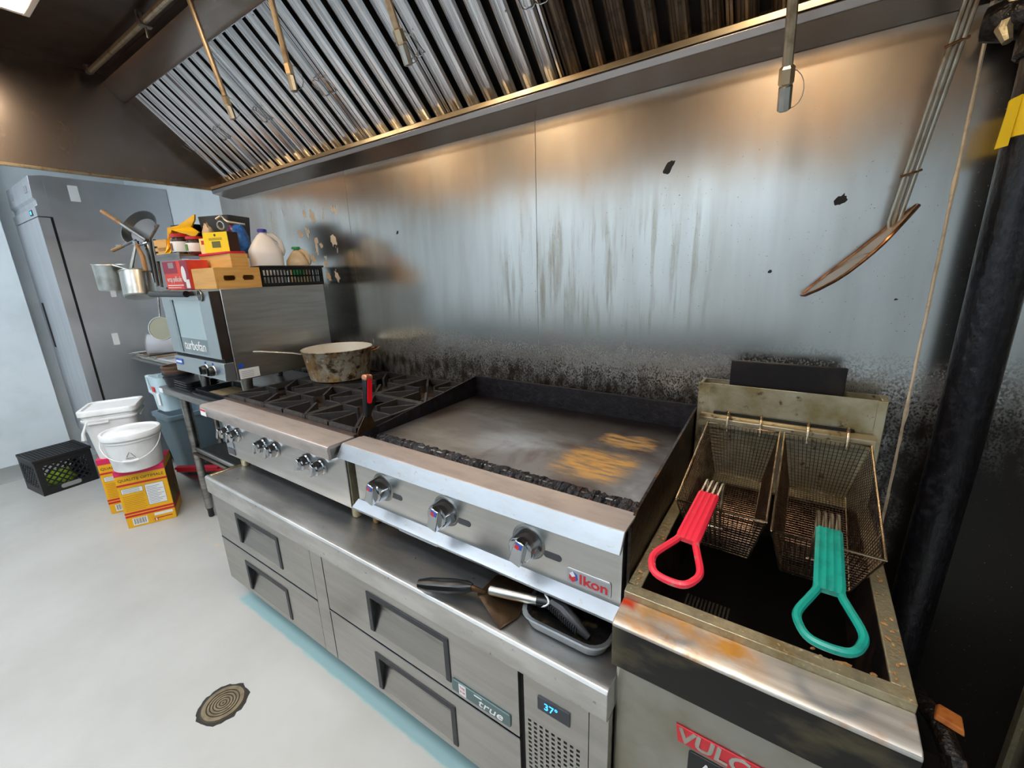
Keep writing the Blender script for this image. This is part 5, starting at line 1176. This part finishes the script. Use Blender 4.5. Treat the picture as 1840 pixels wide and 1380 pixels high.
MB().tube([MT @ Vector(p) for p in ((-.062, 0, .07), (-.105, 0, .065), (-.11, 0, .0), (-.10, 0, -.06), (-.055, 0, -.07))], .007, 8).build('handle', CLEARW, t)
# waste bin and pitcher
t = thing('waste_bin', 'tall grey blue plastic bin standing by the fridge side', 'bin', (-2.74, -.30, 0))
l = [rr3(-2.84, -2.62, -.40, -.18, .03, 0), rr3(-2.89, -2.57, -.45, -.13, .035, .46), rr3(-2.90, -2.56, -.46, -.12, .035, .46), rr3(-2.90, -2.56, -.46, -.12, .035, .49), rr3(-2.87, -2.59, -.43, -.15, .03, .49), rr3(-2.83, -2.63, -.39, -.19, .03, .02)]
mb = MB(); n = len(l[0]); mb.add([p for q in l for p in q], [(a*n+j, a*n+(j+1) % n, (a+1)*n+(j+1) % n, (a+1)*n+j) for a in range(5) for j in range(n)]+[tuple(range(n))[::-1], tuple(range(5*n, 6*n))])
mb.build('bin_body', BINM, t, smooth=40)
cP = Vector((-1.955, -.585, .0)); t = thing('hanging_pitcher', 'translucent blue pitcher with red logo hooked on the table end', 'pitcher', (cP.x, cP.y, .70))
l = [rr3(cP.x-.075, cP.x+.075, cP.y-.055, cP.y+.055, .03, .70), rr3(cP.x-.085, cP.x+.084, cP.y-.065, cP.y+.065, .03, .905), rr3(cP.x-.080, cP.x+.079, cP.y-.060, cP.y+.060, .03, .905), rr3(cP.x-.070, cP.x+.069, cP.y-.05, cP.y+.05, .03, .705)]
mb = MB(); n = len(l[0]); mb.add([p for q in l for p in q], [(a*n+j, a*n+(j+1) % n, (a+1)*n+(j+1) % n, (a+1)*n+j) for a in range(3) for j in range(n)]+[tuple(range(n))[::-1], tuple(range(3*n, 4*n))])
mb.build('pitcher_body', CLEARP, t, smooth=40)
MB().tube([(cP.x-.075, cP.y, .89), (cP.x-.19, cP.y-.03, .88), (cP.x-.185, cP.y-.03, .79), (cP.x-.075, cP.y, .735)], .014, 8).build('handle', CLEARP, t)
MB().box(cP.x-.025, cP.x+.015, cP.y-.067, cP.y-.064, .815, .845).build('logo', REDBAND, t, smooth=0)
MB().box(cP.x+.025, cP.x+.06, cP.y-.066, cP.y-.063, .74, .81).build('label', WHITEL, t, smooth=0)
MB().box(cP.x+.078, -1.868, cP.y-.02, cP.y+.02, .80, .86).build('hook_bracket', CLEARP, t, smooth=0)

# ------------------------------------------------------------------ fridge
fx0, fx1, fd, fc, fb, ft = -3.735, -3.0, -.735, -.665, .12, 2.13
fr = thing('reach_in_fridge', 'tall stainless reach-in fridge in the corner by the white wall', 'refrigerator', ((fx0+fx1)/2, -.35, 0))
MB().box(fx0, fx1, fc, -.004, fb, ft).build('cabinet', STEEL_F, fr, smooth=0)
MB().prism([(fc, ft), (fd+.006, ft-.012), (fd, 1.99), (fd+.012, 1.975), (fd+.012, 1.945), (fd-.002, 1.935), (fd, 1.878), (fc, 1.878)], 'x', fx0, fx1).build('header_panel', STEEL_F, fr, bevel=.001)
MB().box(fx0+.004, fx1-.004, fc-.014, fc+.001, .30, 1.872).build('door_gasket', BLACKGAP, fr, smooth=0)
dq = MB(); hx0, hx1, hz0, hz1 = fx0+.05, fx0+.13, .98, 1.32
for q in ((fx0, hx0, .30, 1.872), (hx1, fx1, .30, 1.872), (hx0, hx1, .30, hz0), (hx0, hx1, hz1, 1.872)): dq.box(q[0], q[1], fd, fc-.014, q[2], q[3])
dr = dq.build('door', STEEL_F, fr, smooth=0)
MB().box(hx0, hx1, fd+.001, fc-.02, hz0, hz1).build('handle_recess', BLACKGAP, dr, smooth=0)
MB().box(fx1-.17, fx1-.10, fd-.004, fd+.003, 1.89, 1.925).build('thermometer', BLACKPL, fr, smooth=0)
MB().box(fx1-.150, fx1-.120, fd-.0046, fd-.0035, 1.899, 1.917).build('thermometer_glow', LED, fr, smooth=0)
MB().box(fx1-.16, fx1-.09, fd-.001, fd+.004, 2.03, 2.07).build('header_badge', GREYPR, fr, smooth=0)
MB().box(fx1-.60, fx1-.52, fd-.001, fd+.004, 2.03, 2.07).build('header_badge', GREYPR, fr, smooth=0)
gm = MB(); gm.box(fx0, fx1, fd+.03, fc, fb, .29); gm.build('kick_plate', STEEL_D, fr, smooth=0)
for k in range(5): MB().prism([(fd+.03, .150+k*.028), (fd+.012, .142+k*.028), (fd+.014, .139+k*.028), (fd+.03, .146+k*.028)], 'x', fx0+.06, fx1-.06).build('louver', STEEL_F, fr, smooth=0)
for lx in (fx0+.07, fx1-.07):
    for ly in (-.60, -.08): MB().lathe([(.016, 0), (.02, .005), (.022, .121)], (lx, ly, 0), 12).build('leg', BLACKPL2, fr)
for (u, v, w_, h_) in ((133, 348, .05, .10), (217, 495, .06, .03), (208, 609, .035, .085), (202, 521, .03, .10), (214, 443, .035, .025)):
    q = at(u, v, 'x', fx1); MB().box(fx1-.0005, fx1+.0012, q.y-w_/2, q.y+w_/2, q.z-h_/2, q.z+h_/2).build('tape_scrap', WHITEL, fr, smooth=0)

# ------------------------------------------------------------------ floor goods
E1 = Vector((.425, .905, 0)); E2 = Vector((-.905, .425, 0))
def oil_box(FL, label, h=.374, wd=.235):
    c = FL+E1*wd/2+E2*wd/2; c.z = 0
    t = thing('oil_carton', label, 'carton', c, 'yellow cooking oil cartons on the floor')
    MT = frame(c, E1, E2)           # local x along the front, y to the back, z up
    MB().box(-wd/2, wd/2, -wd/2, wd/2, 0, h).xf(MT).build('carton_body', YELBOX, t, bevel=.002)
    y = -wd/2
    decal(t, MT, -wd/2, wd/2, h-.035, h, y, PINKBOX, 'pink_band'); decal(t, MT, -wd/2, wd/2, -wd/2, wd/2, h, PINKBOX, 'pink_top', 'z')
    decal(t, MT, -wd/2, wd/2, h-.100, h-.088, y, REDBAND, 'red_band')
    decal(t, MT, -wd/2, wd/2, h-.305, h-.292, y, REDBAND, 'red_band'); decal(t, MT, -wd/2, wd/2, h-.285, h-.273, y, REDBAND, 'red_band')
    text('carton_lettering', 'QUALITE OPTIMALE', .0245, MT @ FRONT((0, y-.001, h-.064)), DARKPR, t, .0003, .98)
    decal(t, MT, -.105, -.005, h-.150, h-.118, y, DARKPR, 'panel_edge'); decal(t, MT, -.1035, -.0065, h-.1485, h-.1195, y-.0004, WHITEL, 'white_panel')
    decal(t, MT, .005, .095, h-.250, h-.115, y, DARKPR, 'panel_edge'); decal(t, MT, .0065, .0935, h-.2485, h-.1165, y-.0004, WHITEL, 'white_panel')
    for k in range(11): decal(t, MT, .012, .060+.028*((k*7) % 3)/2, h-.240+k*.0105, h-.237+k*.0105, y-.0008, GREYPR, 'fine_print')
    for k in range(3): decal(t, MT, -.098, -.02, h-.143+k*.008, h-.140+k*.008, y-.0008, GREYPR, 'fine_print')
    for k in range(9): decal(t, MT, -.105, -.012+.004*((k*5) % 3), h-.262+k*.0115, h-.2595+k*.0115, y, M('ochre_print', 'b5800e', .6) if k == 0 else bpy.data.materials['ochre_print'], 'fine_print')
    decal(t, MT, -.09, -.02, .012, .058, y, WHITEL, 'barcode_panel')
    for k in range(13): decal(t, MT, -.083+k*.0044, -.083+k*.0044+(.0014 if k % 3 else .0026), .020, .055, y-.0006, DARKPR, 'barcode_bar')
    decal(t, MT, .015, .105, .045, .062, y, WHITEL, 'white_panel'); decal(t, MT, .01, .10, .024, .030, y, REDBAND, 'fine_print')
    decal(t, MT, .012, .028, .012, .028, y-.0003, REDBAND, 'flag_mark'); decal(t, MT, .0165, .0235, .012, .028, y-.0006, WHITEL, 'flag_mark')
    decal(t, MT, -wd/2+.004, wd/2, .06, h-.04, wd/2, BROWNSIDE, 'side_print', '+x')
    decal(t, MT, -wd/2, wd/2, h-.305, h-.285, wd/2+.0004, REDBAND, 'red_band', '+x')
    return c, MT
cA, MA = oil_box(Vector((-2.079, -.901, 0)), 'yellow cooking oil carton under the round white pail')
cB, MBx = oil_box(Vector((-2.398, -.904, 0)), 'yellow cooking oil carton under the square white pail')
ZP = .3744
# round pail
p = Vector((-2.075, -.775, ZP)); t = thing('round_pail', 'round white plastic pail with lid and wire bail', 'pail', p)
MB().lathe([(0, 0), (.112, 0), (.116, .004), (.131, .175), (.136, .178), (.136, .184), (.132, .186), (.134, .200), (.139, .203), (.139, .209), (.134, .211)], p, 36).build('pail_body', WHITEP, t)
MB().lathe([(.141, .196), (.143, .198), (.143, .222), (.139, .228), (.128, .228), (.122, .221), (.03, .224), (.025, .227), (0, .227)], p, 36).build('lid', WHITEP, t)
fv = Vector((.905, -.425, 0)); sv = E1
bw = []
for i in range(13):
    a = math.pi*i/12; bw.append(p+sv*(.139*math.cos(a))+fv*(.02+.118*math.sin(a)**.8)+Vector((0, 0, .188-.115*math.sin(a))))
MB().tube(bw, .0025, 6).build('bail_wire', WHITEP, t)
MB().tube(bw[5:8], .008, 8).build('bail_grip', WHITEP, t)
q = p+fv*.1245+Vector((0, 0, .105))
MT = frame(q, E1, (0, 0, 1))
mb = MB(); tri = [(-.022, -.015), (.022, -.015), (0, .022)]
for i in range(3):
    a = tri[i]; b = tri[(i+1) % 3]; mb.tube([MT @ Vector((a[0], a[1], .001)), MT @ Vector((a[0]*.2+b[0]*.8, a[1]*.2+b[1]*.8, .001))], .0022, 4)
mb.build('recycling_mark', GREYPR, t)
# square pail
pB = cB+Vector((0, 0, ZP)); pB.x -= .0; t = thing('square_pail', 'tall square white plastic pail with lid and white handle', 'pail', pB)
def sq(s, z, r=.04): return [MBx @ Vector((x, y, z)) for x, y in rrect(-s, s, -s, s, r)]
l = [sq(.108, ZP), sq(.128, ZP+.25), sq(.136, ZP+.252), sq(.136, ZP+.262), sq(.131, ZP+.264), sq(.134, ZP+.30)]
mb = MB(); n = len(l[0]); mb.add([q_ for w_ in l for q_ in w_], [(a*n+j, a*n+(j+1) % n, (a+1)*n+(j+1) % n, (a+1)*n+j) for a in range(5) for j in range(n)]+[tuple(range(n))[::-1], tuple(range(5*n, 6*n))]); mb.build('pail_body', WHITEP, t, smooth=40)
l = [sq(.139, ZP+.288), sq(.143, ZP+.290), sq(.143, ZP+.318), sq(.139, ZP+.323), sq(.124, ZP+.323), sq(.118, ZP+.314)]
mb = MB(); mb.add([q_ for w_ in l for q_ in w_], [(a*n+j, a*n+(j+1) % n, (a+1)*n+(j+1) % n, (a+1)*n+j) for a in range(5) for j in range(n)]+[tuple(range(n))[::-1], tuple(range(5*n, 6*n))]); mb.build('lid', WHITEP, t, smooth=40)
MB().tube([MBx @ Vector(v) for v in ((-.10, -.138, ZP+.255), (-.125, -.15, ZP+.19), (-.13, -.15, ZP+.15))], [.006, .009, .012], 8).build('bail_handle', WHITEP, t)
mb = MB(); mb.box(-.10, .0, -.142, -.132, ZP+.236, ZP+.25); mb.xf(MBx); mb.build('side_lug', WHITEP, t, bevel=.002)
mb = MB(); mb.box(.132, .142, -.05, .06, ZP+.236, ZP+.25); mb.xf(MBx); mb.build('side_lug', WHITEP, t, bevel=.002)

# milk crate
A0 = Vector((-3.144, -1.087, 0)); u = Vector((-.035, .294, 0)).normalized(); v = Vector((-.295, -.039, 0)).normalized(); S = .30; Hc = .270
t = thing('milk_crate', 'black lattice plastic crate on the floor by the white wall', 'crate', A0+u*S/2+v*S/2)
def crate_side(o, d, name, lat=True):
    MT = frame(o, d, (0, 0, 1)); mb = MB(); th = .006
    def bx(x0, x1, z0, z1): mb.box(x0, x1, z0, z1, -th, 0)
    bx(0, S, 0, .05); bx(0, S, Hc-.055, Hc); bx(0, .035, .05, Hc-.055); bx(S-.035, S, .05, Hc-.055)
    bx(.035, S-.035, .085, .098) if False else None
    X0, X1, Z0, Z1 = .035, S-.035, .05, Hc-.055
    st = .042
    for sg in (1, -1):
        k = -12
        while k < 20:
            # line x = x0 + s, z = Z0 + sg*...
            pts_ = []
            c0 = X0+k*st
            # clip x=c0+t, z=Z0+t (sg>0) or z=Z1-t
            t0 = max(0, X0-c0); t1 = min(Z1-Z0, X1-c0)
            if t1-t0 > .006:
                a = (c0+t0, Z0+t0 if sg > 0 else Z1-t0); b = (c0+t1, Z0+t1 if sg > 0 else Z1-t1)
                d_ = Vector((b[0]-a[0], b[1]-a[1], 0)).normalized(); n_ = Vector((-d_.y, d_.x, 0))*.0045
                mb.hexa([Vector((a[0], a[1], -th))-n_, Vector((b[0], b[1], -th))-n_, Vector((b[0], b[1], -th))+n_, Vector((a[0], a[1], -th))+n_, Vector((a[0], a[1], -.001))-n_, Vector((b[0], b[1], -.001))-n_, Vector((b[0], b[1], -.001))+n_, Vector((a[0], a[1], -.001))+n_])
            k += 1
    mb.xf(MT); return mb.build(name, CRATEM, t, smooth=0)
crate_side(A0, u, 'lattice_side'); crate_side(A0+v*S, -v, 'lattice_side')
crate_side(A0+u*S, v, 'lattice_side'); crate_side(A0+u*S+v*S, -u, 'lattice_side')
MT = frame(A0, u, v)
mb = MB()
for k in range(12): mb.box(.004+k*.0262, .012+k*.0262, .004, S-.004, .001, .006); mb.box(.004, S-.004, .004+k*.0262, .012+k*.0262, .001, .006)
mb.xf(frame(A0, u, v)); mb.build('lattice_floor', CRATEM, t, smooth=0)
rm = MB()
for q in ((-.006, S+.006, -.006, .012), (-.006, S+.006, S-.012, S+.006), (-.006, .012, .012, S-.012), (S-.012, S+.006, .012, S-.012)): rm.box(q[0], q[1], q[2], q[3], Hc-.02, Hc)
rm.xf(MT); rm.build('top_rim', CRATEM, t, bevel=.002)
mb = MB(); mb.prism(rrect(.095, .205, .018, .050, .014), 'z', .0005, .002); mb.xf(frame(A0, u, (0, 0, 1))); mb.build('hand_slot', COVE, t)
# crate upside down: closed grid panel on top
mb = MB()
for k in range(15): mb.box(.006+k*.0198, .013+k*.0198, .004, S-.004, Hc-.004, Hc-.0005); mb.box(.004, S-.004, .006+k*.0198, .013+k*.0198, Hc-.004, Hc-.0005)
mb.xf(MT); mb.build('grid_panel', CRATEM, t, smooth=0)
cc_ = A0+u*.14+v*.13; crumple('lime_cloth', 'bright lime green cloth seen inside the black crate', (cc_.x, cc_.y, .056), .075, LIME, 31, 'cloth', (1.1, 1.1, .9), .15)

# floor drain
dc = Vector((-.371, -1.092, 0)); t = thing('floor_drain', 'round tarnished brass drain cover set in the painted floor', 'drain', dc)
MB().lathe([(0, -.003), (.069, -.003), (.069, .0015), (.064, .0025), (.060, .0012), (0, .0012)], dc, 32).build('cover', DRAINB, t)
for r_ in (.006, .0155, .025, .0345, .044, .0565): MB().lathe([(r_-.0034 if r_ < .05 else r_-.006, .001), (r_-.003 if r_ < .05 else r_-.0055, .0045), (r_+.003 if r_ < .05 else r_+.0075, .0045), (r_+.0034 if r_ < .05 else r_+.008, .001)], dc, 32, cap=False).build('ring', DRAINM, t)
rnd = random.Random(2); ring = []
for i in range(40):
    a = 2*math.pi*i/40; ring.append((dc.x+(.076+rnd.uniform(-.004, .006))*math.cos(a), dc.y+(.076+rnd.uniform(-.004, .006))*math.sin(a)))
MB().prism(ring, 'z', -.002, .0006).build('broken_grout', DRAINGR, t, smooth=0)
for a in (0.4, 2.5, 4.4): MB().lathe([(0, .002), (.006, .002), (.005, .004), (0, .004)], (dc.x+.057*math.cos(a), dc.y+.057*math.sin(a), 0), 10).build('screw', STEEL_D, t)
